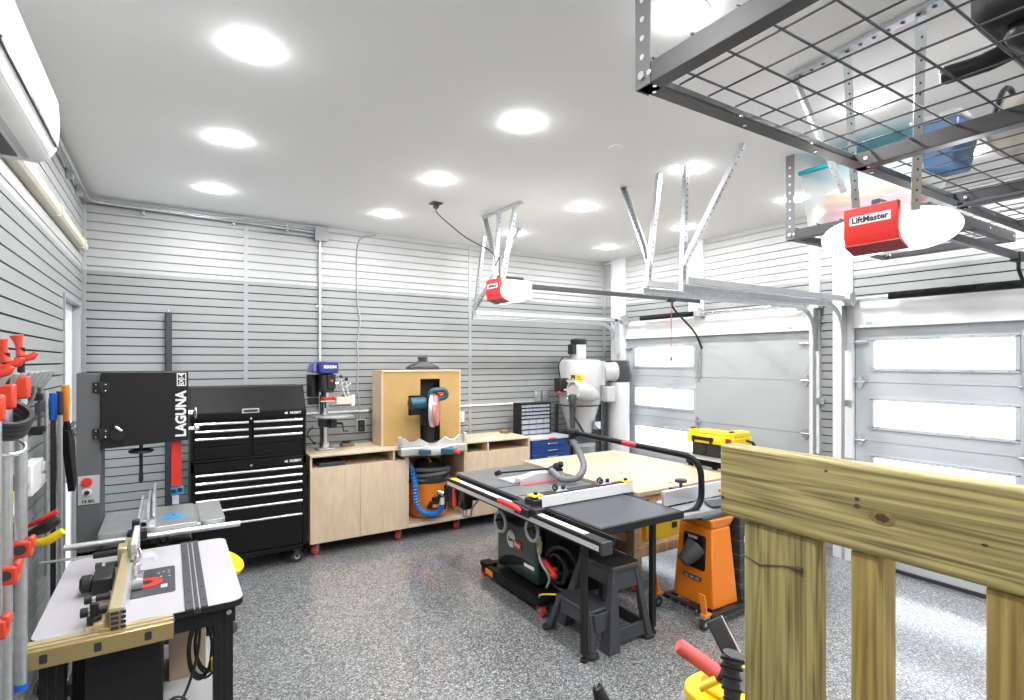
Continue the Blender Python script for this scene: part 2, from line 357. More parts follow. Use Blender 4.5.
# side door in the left wall, standing ajar light behind it
mb = MB()
mb.box(XL-.12, XL+.012, DY0-.03, DY0, 0, DZ+.03); mb.box(XL-.12, XL+.012, DY1, DY1+.03, 0, DZ+.03); mb.box(XL-.12, XL+.012, DY0, DY1, DZ, DZ+.03)
n += 1; struct('trim_%d' % n, mb, 'joint', bv=.002)
mb = MB(); mb.box(XL-.085, XL-.045, DY0, DY0+.10, 0, DZ); mb.box(XL-.085, XL-.045, DY1-.10, DY1, 0, DZ); mb.box(XL-.085, XL-.045, DY0+.10, DY1-.10, 0, .22); mb.box(XL-.085, XL-.045, DY0+.10, DY1-.10, DZ-.12, DZ)
mb.box(XL-.085, XL-.045, DY0+.10, DY1-.10, 1.0, 1.10)
d3 = struct('door_3', mb, 'white', bv=.006); ORG[d3] = Vector((0, 0, 0))
h = MB(); h.cyl((XL-.06, DY0+.07, 1.0), (XL-.0, DY0+.07, 1.0), .012); h.cyl((XL-.0, DY0+.07, 1.0), (XL-.0, DY0+.19, 1.0), .010); part('door_handle', h, 'steel', d3)
for a_, b_ in ((.22, 1.0), (1.10, DZ-.12)):
    g = MB(); g.box(XL-.068, XL-.062, DY0+.10, DY1-.10, a_, b_); part('door_pane', g, 'glass', d3)

# sectional garage doors
def garage_door(idx, ya, yb):
    root = bpy.data.objects.new('door_%d' % idx, None); link(root); root.location = (XR+.05, ya, 0); root['kind'] = 'structure'; ORG[root] = Vector(root.location)
    zs = [.03, .615, 1.155, 1.70, 2.22]; wy0, wy1 = yb-1.18, yb-.15; x0, x1 = XR+.03, XR+.075
    wz = [(.20, .47), (.745, 1.02), (1.28, 1.55), (1.82, 2.10)]
    for i in range(4):
        z0, z1 = zs[i]+.002, zs[i+1]-.002; a, b = wz[i]
        m = MB(); m.box(x0, x1, ya+.004, wy0, z0, z1, 1); m.box(x0, x1, wy1, yb-.004, z0, z1); m.box(x0, x1, wy0, wy1, z0, a); m.box(x0, x1, wy0, wy1, b, z1)
        m.box(x0-.004, x0, wy0-.03, wy0+.02, z0, z1)
        m.box(x0+.02, x1-.005, ya+.01, yb-.01, z1-.01, z1+.012)
        sec = part('door_section', m, ['door', 'doorsolid'], root)
        f = MB()
        for (p, q, r, s_) in ((wy0-.012, wy1+.012, a-.014, a+.014), (wy0-.012, wy1+.012, b-.014, b+.014), (wy0-.012, wy0+.014, a, b), (wy1-.014, wy1+.012, a, b)): f.box(x0-.010, x0+.03, p, q, r, s_)
        fr = part('window_frame', f, 'door', sec, bv=.002)
        sc_ = MB()
        for k in range(5):
            y = wy0+.05+k*(wy1-wy0-.1)/4
            for z in (a-.004, b+.004): sc_.sph((x0-.012, y, z), .004, 8)
        part('screws', sc_, 'dsteel', sec)
        g = MB(); g.box(x0+.02, x0+.025, wy0+.012, wy1-.012, a+.012, b-.012); part('window_pane', g, 'glass', sec)
    for z in zs[1:4]:
        for y in ((yb-.05), (ya+.06), (wy0-.05 if True else 0)):
            m = MB(); m.prism([(y-.035, z), (y-.012, z+.055), (y+.012, z+.055), (y+.035, z), (y+.012, z-.055), (y-.012, z-.055)], 'yz', x0-.012, x0-.001)
            m.cyl((x0-.016, y-.045, z), (x0-.016, y+.045, z), .010, n=10)
            part('hinge', m, 'galv', root)
    for y in (yb-.05, ya+.06):
        m = MB(); m.box(x0-.014, x0-.001, y-.04, y+.04, 2.06, 2.10); m.cyl((x0-.02, y-.06, 2.08), (x0-.02, y+.06, 2.08), .014, n=10); part('roller_bracket', m, 'galv', root)
    m = MB(); m.box(x0-.03, x0-.002, wy0-.10, wy0-.03, 1.70, 2.14); m.box(x0-.045, x0-.028, wy0-.08, wy0-.05, 1.74, 2.12); part('centre_bracket', m, 'galv', root, bv=.002)
    m = MB(); m.box(x0-.02, x1, ya+.01, yb-.01, .004, .03); part('bottom_seal', m, 'rubber', root)
garage_door(1, *D1)
garage_door(2, *D2)
# ================================================================ CEILING LAMPS
ROWS = [(5.3, 'row along the back wall'), (4.06, 'second row from the back wall'), (2.81, 'third row from the back wall'), (1.56, 'fourth row from the back wall'), (.3, 'fifth row from the back wall'), (-1.0, 'sixth row from the back wall')]
COLS = [(.33, 'on the bandsaw side'), (1.85, 'over the open aisle'), (3.37, 'in line with the workbench'), (4.79, 'by the garage doors')]
def lamp(x, y, lab):
    t = thing('ceiling_light', lab, 'light', (x, y, H), 'recessed round ceiling lights')
    m = MB(); m.lathe([(.094, 0), (.099, 0), (.099, -.002), (.094, -.003), (.094, 0)], (x, y, H), n=32, cap=False); part('trim_ring', m, 'white', t)
    m = MB(); m.lathe([(.094, -.001), (.093, -.004), (.078, -.012), (.045, -.018), (.0, -.020)], (x, y, H), n=24); part('diffuser', m, 'lamp', t)
    ld = bpy.data.lights.new('downlight', 'AREA'); ld.shape = 'DISK'; ld.size = .12; ld.energy = LAMP_WATTS; ld.color = (1, .995, .985); ld.spread = math.radians(172)
    lo = bpy.data.objects.new('downlight', ld); link(lo, t); lo.location = (0, 0, -.028)
for y, ry in ROWS:
    for x, cx in COLS: lamp(x, y, 'round ceiling light %s, %s' % (cx, ry))

m = MB(); x, y, _ = atZ(616, 147, H); m.lathe([(.05, 0), (.05, -.006), (.044, -.010)], (x, y, H)); solo('ceiling_cover', m, 'ceil', 'faint round blank cover plate flat on the ceiling', 'cover plate', (x, y, H))

# ================================================================ SPLIT AIR CONDITIONER
AY0, AY1 = 2.02, 3.02
t = thing('air_conditioner', 'white split air conditioner high on the grey slatted side wall', 'air conditioner', (XL, AY1, 2.72))
prof = [(XL, 3.03), (-.43, 3.03), (-.405, 3.0), (-.40, 2.90), (-.405, 2.80), (-.43, 2.755), (-.47, 2.735), (XL, 2.735)]
m = MB(); m.prism(prof, 'xz', AY0, AY1); part('casing', m, 'wplastic', t, bv=.012)
m = MB(); m.prism([(-.398, 3.0), (-.392, 2.90), (-.397, 2.815), (-.402, 2.815), (-.402, 3.0)], 'xz', AY0+.03, AY1-.03); part('front_panel', m, 'wplastic', t, bv=.002)
m = MB(); m.prism([(-.41, 2.795), (-.425, 2.762), (-.50, 2.728), (-.505, 2.732), (-.43, 2.768), (-.414, 2.798)], 'xz', AY0+.07, AY1-.07); part('air_flap', m, 'lgrey', t)
m = MB(); m.prism([(-.397, 2.80), (-.394, 2.813), (-.41, 2.813), (-.41, 2.80)], 'xz', AY0+.03, AY1-.05); m.prism([(-.52, 2.7345), (-.57, 2.7345), (-.57, 2.729), (-.52, 2.729)], 'xz', AY0+.08, AY1-.08); part('air_outlet', m, 'dsteel', t)
m = MB(); pts = spl([(-.60, 2.95, 2.735), (-.60, 2.97, 2.66), (-.595, 2.90, 2.63), (-.595, 2.80, 2.64)]); m.tube(pts, .017); part('drain_pipe', m, 'dsteel', t)
m = MB(); m.box(XL, XL+.085, 2.35, 2.72, 2.50, 2.63); solo('condensate_pump', m, 'wplastic', 'small white box on the wall beneath the air conditioner', 'pump box', (XL, 2.5, 2.5), bv=.01)
m = MB(); m.prism([(XL, 2.845), (XL+.045, 2.845), (XL+.06, 2.86), (XL+.06, 2.905), (XL+.045, 2.92), (XL, 2.92)], 'xz', 3.0, 5.92)
t = thing('pipe_cover', 'cream plastic pipe cover running along the side wall to the corner', 'pipe cover', (XL, 3.02, 2.85)); part('channel', m, 'creamw', t)
for y in (4.55, 5.72):
    m = MB(); m.prism([(XL, 2.838), (XL+.05, 2.838), (XL+.068, 2.856), (XL+.068, 2.909), (XL+.05, 2.927), (XL, 2.927)], 'xz', y, y+.05); part('coupling', m, 'creamw', t)
m = MB(); m.sph((XL+.03, 5.92, 2.88), (.035, .05, .045)); part('end_cap', m, 'creamw', t)

# ================================================================ CONDUIT
def strap(x, y, z, par, ax='y'):
    m = MB()
    if ax == 'y': m.box(x-.012, x+.012, y-.045, y, z-.05, z+.03)
    else: m.box(x, x+.045, y-.012, y+.012, z-.05, z+.03)
    part('strap', m, 'galv', par, bv=.003)
t = thing('conduit_run', 'pair of grey metal conduits clipped where back wall meets ceiling', 'conduit', (XL, YB, 3.2))
for k, dz in enumerate((0, -.030)):
    m = MB(); m.tube(fil([(XL+.03+.025*k, 3.05, 3.325+dz*.4), (XL+.03+.025*k, YB-.06-.02*k, 3.325+dz*.4), (1.33, YB-.03-.02*k, 3.315+dz)], .16), .0115, 10); part('conduit', m, 'galv', t)
m = MB(); m.tube([(.9, YB-.03, 3.245), (1.33, YB-.03, 3.245)], .010); part('conduit', m, 'galv', t)
for x in (-.2, .55, 1.05): strap(x, YB-.005, 3.31, t)
for y in (4.3, 5.2, 5.7): strap(XL+.002, y, 3.31, t, 'x')
m = MB(); m.box(1.33, 1.46, YB-.09, YB, 3.20, 3.34); t2 = thing('junction_box', 'square grey metal junction box where the conduits meet under the ceiling', 'junction box', (1.4, YB, 3.2)); part('box', m, 'galv', t2, bv=.004)
m = MB(); m.box(1.325, 1.465, YB-.096, YB-.09, 3.195, 3.345); part('cover', m, 'joint', t2, bv=.002)
t = thing('wall_conduit', 'straight silver conduit dropping down the slatted wall behind the drill press', 'conduit', (1.39, YB, 1.3))
m = MB(); m.cyl((1.39, YB-.025, 1.3), (1.39, YB-.025, 3.2), .0135); part('conduit', m, 'alu', t)
for z in (1.7, 2.5, 3.1):
    m = MB(); m.box(1.355, 1.425, YB-.012, YB, z-.01, z+.01); part('strap', m, 'galv', t)
m = MB(); pts = spl([(2.02, YB-.012, 3.35), (1.86, YB-.012, 3.30), (1.80, YB-.012, 3.15), (1.80, YB-.012, 2.6), (1.83, YB-.014, 2.35), (1.80, YB-.012, 2.1), (1.81, YB-.012, 1.9), (1.80, YB-.012, 1.6), (1.82, YB-.012, 1.45), (1.83, YB-.012, 1.25)])
m.tube(pts, .009); solo('wall_cable', m, 'joint', 'wavy grey cable running down the back wall to a black outlet', 'cable', (1.8, YB, 1.25))
t = thing('surface_raceway', 'thin white raceway running level along the back wall past the outlets', 'raceway', (1.0, YB, 1.3)); m = MB()
m.box(1.0, 1.93, YB-.02, YB, 1.325, 1.345); m.box(2.79, 4.25, YB-.02, YB, 1.325, 1.345); part('channel', m, 'white', t)
def outlet(x, z, kind, lab):
    t = thing('wall_outlet', lab, 'outlet', (x, YB, z), 'wall outlets'); m = MB(); m.box(x-.05, x+.05, YB-.035, YB, z-.075, z+.075); part('box', m, 'joint' if kind != 'black' else 'lgrey', t, bv=.006)
    m = MB(); m.box(x-.04, x+.04, YB-.041, YB-.034, z-.065, z+.065); part('cover', m, 'black' if kind == 'black' else ('white' if x < 4 else 'galv'), t, bv=.003)
    for dz in (-.03, .03):
        m = MB(); m.cyl((x, YB-.044, z+dz), (x, YB-.040, z+dz), .018); part('socket', m, 'dgrey' if kind == 'black' else 'lgrey', t)
outlet(1.84, 1.17, 'black', 'black double outlet in a light frame below the wavy cable')
outlet(3.10, 1.20, 'white', 'white outlet beside the plywood dust hood, at the end of the raceway')
outlet(4.28, 1.41, 'white', 'metal outlet box beside its twin, farther from the cyclone, above the parts organiser'); outlet(4.41, 1.41, 'white', 'metal outlet box on the cyclone side of its twin, above the parts organiser')
m = MB(); pts = spl([(4.9, 5.98, 3.34), (5.3, 6.02, 3.35), (5.52, 5.93, 3.30), (5.465, 5.9, 3.1), (5.465, 5.9, 2.5)], 8)
pts = fil([(5.462, 6.10, 3.33), (5.462, 5.90, 3.33), (5.462, 5.90, 2.5)], .15); m.tube(pts, .012); solo('corner_conduit', m, 'white', 'white conduit bending down the white post in the far corner', 'conduit', (5.46, 5.9, 2.5))

# ================================================================ GARAGE DOOR HARDWARE
def angle(mb, p, q, wd=.035, th=.003, up=(0, 0, 1)):   # perforated angle: two flanges
    p, q = _v(p), _v(q); d = (q-p).normalized(); u = _v(up)
    if abs(d.dot(u)) > .95: u = Vector((0, 1, 0))
    a = d.cross(u).normalized(); b = a.cross(d).normalized()
    mb.bar(p, q, wd, th, 0, up=b); mb.bar(p+a*wd/2+b*wd/2, q+a*wd/2+b*wd/2, th, wd, 0, up=b)
def holes(mb, p, q, off, nrm, step=.05, r=.006, m=1):
    p, q = _v(p), _v(q); L_ = (q-p).length; d = (q-p)/L_; k = int(L_/step); nn = _v(nrm).normalized()
    for i in range(1, k):
        c = p+d*(i*step)+_v(off); mb.cyl(c-nn*.001, c+nn*.001, r, n=8, m=m)
def hanger(par, bottom, top, step=.045):
    m = MB(); angle(m, bottom, top, .034); b, tp = _v(bottom), _v(top); view = Vector((-.5, -.85, 0)); d = (tp-b).normalized(); nn = (view - d*view.dot(d)).normalized()
    holes(m, bottom, top, nn*.0035, nn, step, .0055); part('hanger', m, ['galv', 'dsteel'], par)
def track(idx, y, lab, x0, hang):
    t = thing('door_track', lab, 'door track', (x0, y, 2.43), 'garage door tracks')
    X = XR-.09; arc = fil([(x0, y, 2.43), (X, y, 2.43), (X, y, .02)], .34, 14)
    m = MB(); s = 1 if y > 4 else -1
    # C shaped channel: web and two lips following the path
    m.tube(arc, .006, 6)
    for o in (.022, -.022):
        pts = []
        for i, p in enumerate(arc):
            a = arc[max(i-1, 0)]; b = arc[min(i+1, len(arc)-1)]; tg = (b-a).normalized(); nn = Vector((tg.z, 0, -tg.x)); pts.append(p+nn*o)
        m.tube(pts, .0055, 6)
        if o > 0: up = pts
        else: dn = pts
    off = Vector((0, -s*.012, 0))
    for i in range(len(arc)-1):
        q = [up[i], up[i+1], dn[i+1], dn[i]]; vs = [m.bm.verts.new(p) for p in q]; m.face(vs)
        vs = [m.bm.verts.new(p+Vector((0, .002, 0))) for p in q]; m.face(vs)
    part('rail', m, 'galv', t)
    m = MB(); angle(m, (x0, y+s*.02, 2.465), (XR-.05, y+s*.02, 2.465), .045); part('stiffener', m, 'alu', t)
    m = MB(); m.box(X-.03, XR-.026, y-.004, y+.004, 2.0, 2.5); m.box(X-.03, XR-.026, y+s*.004, y+s*.05, 2.42, 2.50); part('bearing_bracket', m, 'galv', t, bv=.001)
    for z in (.35, .95, 1.5):
        m = MB(); m.box(X, XR-.026, y-.003, y+.003, z-.03, z+.03); m.box(XR-.032, XR-.026, y, y+s*.06, z-.03, z+.03); part('jamb_bracket', m, 'galv', t, bv=.001)
    for h_ in hang: hanger(t, *h_)
    return t
track(1, 5.80, 'bent steel door track against the far back corner, over the white cyclone', 3.1, [((3.12, 5.80, 2.43), (3.16, 5.62, H)), ((3.12, 5.80, 2.5), (3.30, 5.05, H))])
track(2, 2.97, 'bent steel door track beside the windowless white half of the far door', 3.05, [((3.12, 2.99, 2.42), (3.26, 2.99, H)), ((3.13, 2.99, 2.63), (3.26, 3.42, H))])
track(3, 2.70, 'bent steel door track at the edge of the door with the wide windows', 3.18, [((3.22, 2.73, 2.42), (3.30, 2.76, H)), ((3.24, 2.74, 2.60), (3.29, 2.27, H))])

def torsion(y0, y1, lab):
    t = thing('torsion_spring', lab, 'door spring', (XR-.1, y0, 2.47), 'torsion springs above the garage doors')
    X = XR-.10; z = 2.475
    m = MB(); m.cyl((X, y0-.06, z), (X, y1+.04, z), .0125); part('shaft', m, 'steel', t)
    m = MB(); n_ = 60; a, b = y1-.32, (y0+y1)/2+.06
    for k in range(n_): m.torus((X, a+(b-a)*k/n_, z), .026, .0058, (0, 1, 0), 14, 5)
    m.cyl((X, a, z), (X, b, z), .024, n=14); part('spring', m, 'blackm', t)
    m = MB(); a, b = (y0+y1)/2-.06, y0+.45
    for yy in (y0-.0, y1+.01):
        m2 = MB(); m2.cyl((X, yy-.02, z), (X, yy+.02, z), .062, n=24); m2.cyl((X, yy-.026, z), (X, yy-.02, z), .068, n=24); m2.cyl((X, yy+.02, z), (X, yy+.026, z), .068, n=24); part('cable_drum', m2, 'galv', t)
    m.box(X-.02, XR-.026, (y0+y1)/2-.006, (y0+y1)/2+.006, z-.06, z+.06); m.box(X-.03, XR-.026, (y0+y1)/2-.05, (y0+y1)/2+.05, z-.035, z+.035); part('centre_bearing', m, 'galv', t, bv=.003)
torsion(3.10, 5.62, 'black torsion spring on its shaft above the half windowed far door')
torsion(-.05, 2.62, 'black torsion spring on its shaft above the door nearer the rack')

def opener(x, yc, lab, txt, lr=.125):
    t = thing('garage_door_opener', lab, 'garage door opener', (x, yc, 2.43), 'ceiling garage door openers')
    w2 = .12
    m = MB(); m.box(x+.012, x+.36, yc-w2, yc+w2, 2.47, 2.655); part('housing', m, 'wplastic', t, bv=.01)
    m = MB(); m.prism([(x-.004, 2.66), (x-.008, 2.52), (x+.010, 2.475), (x+.10, 2.445), (x+.10, 2.46), (x+.03, 2.49), (x+.022, 2.66)], 'xz', yc-w2-.002, yc+w2+.002); part('front_cover', m, 'red', t, bv=.003)
    m = MB(); m.prism([(x+.006, 2.474), (x+.10, 2.440), (x+.10, 2.446), (x+.008, 2.482)], 'xz', yc-w2-.004, yc+w2+.004); part('lower_trim', m, 'redd', t)
    m = MB(); m.box(x-.0085, x-.006, yc-.092, yc+.092, 2.575, 2.618); bd = part('nameplate', m, 'white', t)
    text(txt, .040, 'inkd', bd, (x-.0095, yc, 2.596), '-X', bold=.0012, sx=1.0)
    for s in (-1, 1):
        m = MB(); m.sph((x+.17, yc+s*w2, 2.545), (.165, lr, .10), 24); part('light_lens', m, 'lens', t)
        ld = bpy.data.lights.new('opener_bulb', 'POINT'); ld.energy = 3; ld.shadow_soft_size = .06; lo = bpy.data.objects.new('opener_bulb', ld); link(lo, t); lo.location = (.17, s*(w2+.18), 2.56-2.43)
    m = MB(); m.box(x+.05, x+.33, yc-.02, yc+.02, 2.655, 2.70); m.box(x+.36, XR-.06, yc-.018, yc+.018, 2.60, 2.645); rl = part('drive_rail', m, 'dsteel', t, bv=.003)
    m = MB(); m.box(4.9, 4.99, yc-.03, yc+.03, 2.585, 2.65); part('trolley', m, 'black', t, bv=.004)
    m = MB(); m.tube(spl([(4.96, yc, 2.58), (5.0, yc, 2.5), (5.35, yc, 2.25), (XR-.01, yc, 2.05)]), .012); part('door_arm', m, 'blackm', t)
    return t
t = opener(2.55, 4.38, 'red fronted garage door opener hanging before the back wall, cord rising behind', 'LiftMaster')
m = MB(); ca, cb = (2.72, 4.86, 3.352), (2.75, 4.20, 3.352); angle(m, ca, cb, .04); part('ceiling_angle', m, 'galv', t)
hanger(t, (2.62, 4.30, 2.67), (2.745, 4.28, 3.345)); hanger(t, (2.62, 4.46, 2.67), (2.73, 4.55, 3.345)); hanger(t, (2.60, 4.48, 2.95), (2.72, 4.84, 3.345))
t = opener(2.90, 1.32, 'red fronted garage door opener under the ceiling rack, logo plate facing the room', 'LiftMaster', .19)
m = MB(); angle(m, (2.72, 1.62, 3.352), (2.63, .80, 3.352), .05); holes(m, (2.72, 1.62, 3.352), (2.63, .80, 3.352), (0, 0, -.004), (0, 0, 1), .06, .009); part('ceiling_angle', m, ['galv', 'dsteel'], t)
hanger(t, (2.93, 1.40, 2.67), (2.70, 1.33, 3.345)); hanger(t, (2.93, 1.14, 2.60), (2.68, 1.02, 3.345)); hanger(t, (2.88, 1.44, 2.75), (2.71, 1.60, 3.345))
# cord and ceiling outlet of the far opener
x, y, _ = atZ(436, 203, H)
m = MB(); m.box(x-.05, x+.05, y-.05, y+.05, H-.012, H); m.box(x-.02, x+.02, y-.02, y+.02, H-.05, H-.012); t = thing('ceiling_outlet', 'small black ceiling outlet plate with a plug hanging from it', 'outlet', (x, y, H)); part('plate', m, 'dsteel', t, bv=.003)
m = MB(); m.tube(spl([(x, y, H-.05), (x+.02, y-.02, 3.26), (2.35, 4.55, 3.06), (2.56, 4.42, 2.92), (2.60, 4.42, 2.80), (2.63, 4.40, 2.88), (2.62, 4.38, 2.72), (2.66, 4.36, 2.70)]), .005); solo('hanging_flex', m, 'black', 'black power cord sagging from ceiling outlet to far door opener', 'cord', (x, y, H-.1))
# door side manual release rope
m = MB(); m.cyl((4.95, 4.38, 2.58), (4.95, 4.38, 1.95), .004); m.cyl((4.95, 4.38, 1.95), (4.95, 4.38, 1.90), .014); solo('release_rope', m, 'red', 'thin red release rope hanging from the far opener rail', 'rope', (4.95, 4.38, 1.9))
# reed sensors at the top of the doors
for dy, lab in ((3.25, 'small steel sensor fitting at top corner of the white door half'), (2.50, 'small steel sensor fitting at top corner of the wide windowed door')):
    m = MB(); m.box(XR-.0, XR+.03, dy-.06, dy+.06, 2.23, 2.265); m.box(XR-.03, XR, dy-.02, dy+.03, 2.235, 2.262); solo('door_sensor', m, 'galv', lab, 'sensor', (XR, dy, 2.23), 'door sensors', bv=.002)

# ================================================================ OVERHEAD RACKS
def rack(x0, x1, y0, y1, z, lab, mids, posts, wire_n=1):
    t = thing('ceiling_rack', lab, 'storage rack', (x0, y0, z), 'grey wire ceiling racks')
    hB = .065
    def beam(p, q, side):   # angle iron: vertical web outside, flange inside below
        p, q = _v(p), _v(q); m = MB(); u = _v(side)
        m.bar(p, q, .003, hB, 0); m.bar(p+u*.026+Vector((0, 0, -hB/2)), q+u*.026+Vector((0, 0, -hB/2)), .054, .003, 0)
        L_ = (q-p).length; d = (q-p)/L_; n_ = max(1, int(L_/.45))
        for i in range(n_+1):
            c = p+d*(.05+(L_-.1)*i/n_); m.cyl(c-u*.006, c+u*.009, .011, n=6, m=1)
            m.cyl(c+u*.022+Vector((0, 0, -hB/2-.004)), c+u*.022+Vector((0, 0, -hB/2+.004)), .008, n=6, m=1)
        part('beam', m, ['dsteel', 'steel'], t, bv=.0012)
    beam((x0, y1, z), (x1, y1, z), (0, -1, 0)); beam((x0, y0, z), (x1, y0, z), (0, 1, 0))
    beam((x0, y0, z), (x0, y1, z), (1, 0, 0)); beam((x1, y0, z), (x1, y1, z), (-1, 0, 0))
    for xm in mids: beam((xm, y0, z), (xm, y1, z), (1, 0, 0))
    m = MB(); zz = z+hB/2+.004
    k = 0; xx = x0+.045
    while xx < x1: m.tube([(xx, y0, zz), (xx, y1, zz)], .0038, 6); xx += .15
    yy = y1-.06
    while yy > y0: m.tube([(x0, yy, zz+.005), (x1, yy, zz+.005)], .0042, 6); yy -= .15
    part('wire_deck', m, 'dsteel', t)
    for (px, py) in posts:
        m = MB(); sx = 1 if px < (x0+x1)/2 else -1; sy = -1 if py > (y0+y1)/2 else 1
        m.box(px-.004, px-.001, py-sy*.008, py+sy*.055, z-.035, H); m.box(px-.002, px+sx*.055, py-sy*.008, py-sy*.005, z-.035, H)
        zz_ = z+.06
        while zz_ < H-.03:
            m.cyl((px-.006, py+sy*.022, zz_), (px+.001, py+sy*.022, zz_), .009, n=10, m=1); zz_ += .06
        m.cyl((px-.012, py+sy*.022, z+.0), (px+.004, py+sy*.022, z+.0), .014, n=6, m=2)
        part('post', m, ['grey', 'lgrey', 'steel'], t)
rack(1.27, 3.72, .03, 1.26, 2.80, 'large grey wire ceiling rack overhead, its holed corner post showing', [2.62], [(1.27, 1.26), (1.27, .03), (3.72, .03)])
rack(3.78, 5.35, .10, 1.27, 2.80, 'grey wire ceiling rack close to the wide windowed garage door', [4.75], [(5.35, .1)])
rack(3.76, 5.2, 1.40, 2.26, 2.80, 'short grey wire ceiling rack carrying the turquoise lidded bin', [4.45], [(3.76, 2.26), (5.2, 2.26)])
# things stored up there
def tote(x0, x1, y0, y1, z0, z1, lab, lid, content, body='binp'):
    t = thing('storage_bin', lab, 'storage bin', ((x0+x1)/2, (y0+y1)/2, z0), 'bins on the ceiling racks')
    m = MB(); m.frustum((x0+.03, x1-.03, y0+.03, y1-.03), z0, (x0, x1, y0, y1), z1-.035); part('body', m, body, t, bv=.012)
    m = MB(); m.box(x0-.015, x1+.015, y0-.015, y1+.015, z1-.04, z1-.012); m.box(x0+.01, x1-.01, y0+.01, y1-.01, z1-.015, z1); part('lid', m, lid, t, bv=.008)
    return t
ZR = 2.845
tote(3.86, 4.35, 1.50, 2.22, ZR, 3.28, 'clear bin with turquoise lid holding yellow and pink clothes', 'cyan', None)
for i, (c, z0, h_) in enumerate((('pinkp', ZR+.02, .07), ('pinkp', ZR+.09, .06), ('yellowd', ZR+.15, .05), ('wplastic', ZR+.20, .05))):
    m = MB(); 
    for k in range(3): m.sph((4.10, 1.66+.19*k, z0+h_/2+.012*math.sin(k*2+i)), (.17, .13, h_/2), 14)
    solo('folded_cloth', m, c, ['lowest pink cloth in the turquoise lidded bin', 'pink cloth lying just under the yellow one in the bin', 'yellow cloth on top of the pink ones in the bin', 'white cloth topmost in the turquoise lidded bin'][i], 'cloth', (4.1, 1.85, z0), 'clothes in the clear bin')
tote(3.14, 3.42, 1.05, 1.23, ZR, 3.10, 'small blue storage bin on the big rack above the opener', 'lgrey', None, 'bluebin')
def bag(x0, x1, y0, y1, z0, h_, lab, mt):
    t = thing('canvas_bag', lab, 'bag', ((x0+x1)/2, (y0+y1)/2, z0), 'bags on the ceiling racks')
    m = MB(); cx, cy = (x0+x1)/2, (y0+y1)/2
    for k in range(7):
        a = random.random()*6.28; m.sph((cx+(x1-x0)*.16*math.cos(a), cy+(y1-y0)*.16*math.sin(a), z0+h_*.5), ((x1-x0)*.34, (y1-y0)*.34, h_*.5), 16)
    o = part('body', m, mt, t)
    r = o.modifiers.new('remesh', 'REMESH'); r.mode = 'VOXEL'; r.voxel_size = .02; r.use_smooth_shade = True
    for dy in (-.12, .12):
        m = MB(); m.tube(spl([(x0+.02, cy+dy, z0+h_*.45), (cx-.1, cy+dy, z0+h_+.01), (cx, cy+dy, z0+h_+.06), (cx+.1, cy+dy, z0+h_+.01), (x1-.02, cy+dy, z0+h_*.45)]), .012, 6); part('strap', m, 'blackm', t)
bag(3.16, 3.66, .62, 1.02, ZR, .30, 'beige canvas bag with black straps next to the small blue bin', 'canvas')
bag(3.08, 3.62, .12, .56, ZR, .28, 'second beige canvas bag lying beside the black folding seat', 'canvas')
t = thing('folded_chair', 'black padded folding seat lying on the big wire rack', 'chair', (2.3, .5, ZR))
m = MB(); m.box(2.10, 2.74, .30, .69, ZR+.08, ZR+.30); part('seat', m, 'blackm', t, bv=.06)
m = MB(); m.box(2.16, 2.66, .34, .62, ZR+.01, ZR+.10); part('backrest', m, 'black', t, bv=.04)
m = MB(); m.tube(spl([(2.44, .66, ZR+.12), (2.42, .74, ZR+.10), (2.38, .85, ZR+.09)]), [.034]*8+[.032]*8+[.02], 12); part('armrest', m, 'black', t)
# ================================================================ BANDSAW
BX0, BX1, BY = -.45, .10, 3.98
t = thing('band_saw', 'tall dark grey bandsaw with black upper door and red blade guard', 'bandsaw', (BX0+.1, BY+.15, 0))
m = MB(); m.box(BX0, -.335, BY+.0, BY+.24, .08, 1.83); part('column', m, 'grey', t, bv=.006)
m = MB(); m.prism([(BX0+.0, 1.83), (BX1, 1.83), (BX1, 1.405), (-.335, 1.385), (BX0, 1.385)], 'xz', BY+.01, BY+.235); part('upper_housing', m, 'grey', t, bv=.006)
m = MB(); m.prism([(-.335, 1.832), (BX1+.004, 1.832), (BX1+.004, 1.408), (-.335, 1.385)], 'xz', BY-.022, BY+.008); dr = part('upper_door', m, 'blackm', t, bv=.005)
text('LAGUNA', .076, 'ink', dr, (BX1-.034, BY-.024, 1.572), '-Yv', bold=.003, sx=.92)
m = MB(); m.box(BX1-.058, BX1-.008, BY-.0245, BY-.0225, 1.745, 1.825); bx_ = part('badge', m, 'ink', dr); m = MB(); m.box(BX1-.053, BX1-.013, BY-.026, BY-.0245, 1.787, 1.82); m.box(BX1-.053, BX1-.013, BY-.026, BY-.0245, 1.75, 1.783); bi = part('badge_field', m, 'blackm', dr)
text('14', .036, 'ink', bi, (BX1-.033, BY-.0268, 1.8035), '-Yv', bold=.001); text('BX', .036, 'ink', bi, (BX1-.033, BY-.0268, 1.7665), '-Yv', bold=.001)
for z in (1.745, 1.475):
    m = MB(); m.box(-.375, -.34, BY-.010, BY+.0, z-.03, z+.03); m.box(-.332, -.295, BY-.032, BY-.022, z-.03, z+.03); m.cyl((-.337, BY-.02, z-.032), (-.337, BY-.02, z+.032), .012, n=10)
    for xx in (-.358, -.312):
        for dz in (-.018, .018): m.sph((xx, BY-.012 if xx < -.34 else BY-.034, z+dz), .0055, 8, 1)
    part('hinge', m, ['black', 'steel'], t, bv=.001)
m = MB(); m.cyl((-.255, BY-.034, 1.468), (-.255, BY-.022, 1.468), .036); part('door_latch', m, ['black'], t); 
m = MB(); m.cyl((-.262, BY-.05, 1.515), (-.232, BY-.06, 1.49), .008); part('latch_lever', m, 'steel', t)
m = MB(); m.box(BX0+.008, -.342, BY-.006, BY, 1.07, 1.235); pl = part('switch_plate', m, 'lgrey', t, bv=.002)
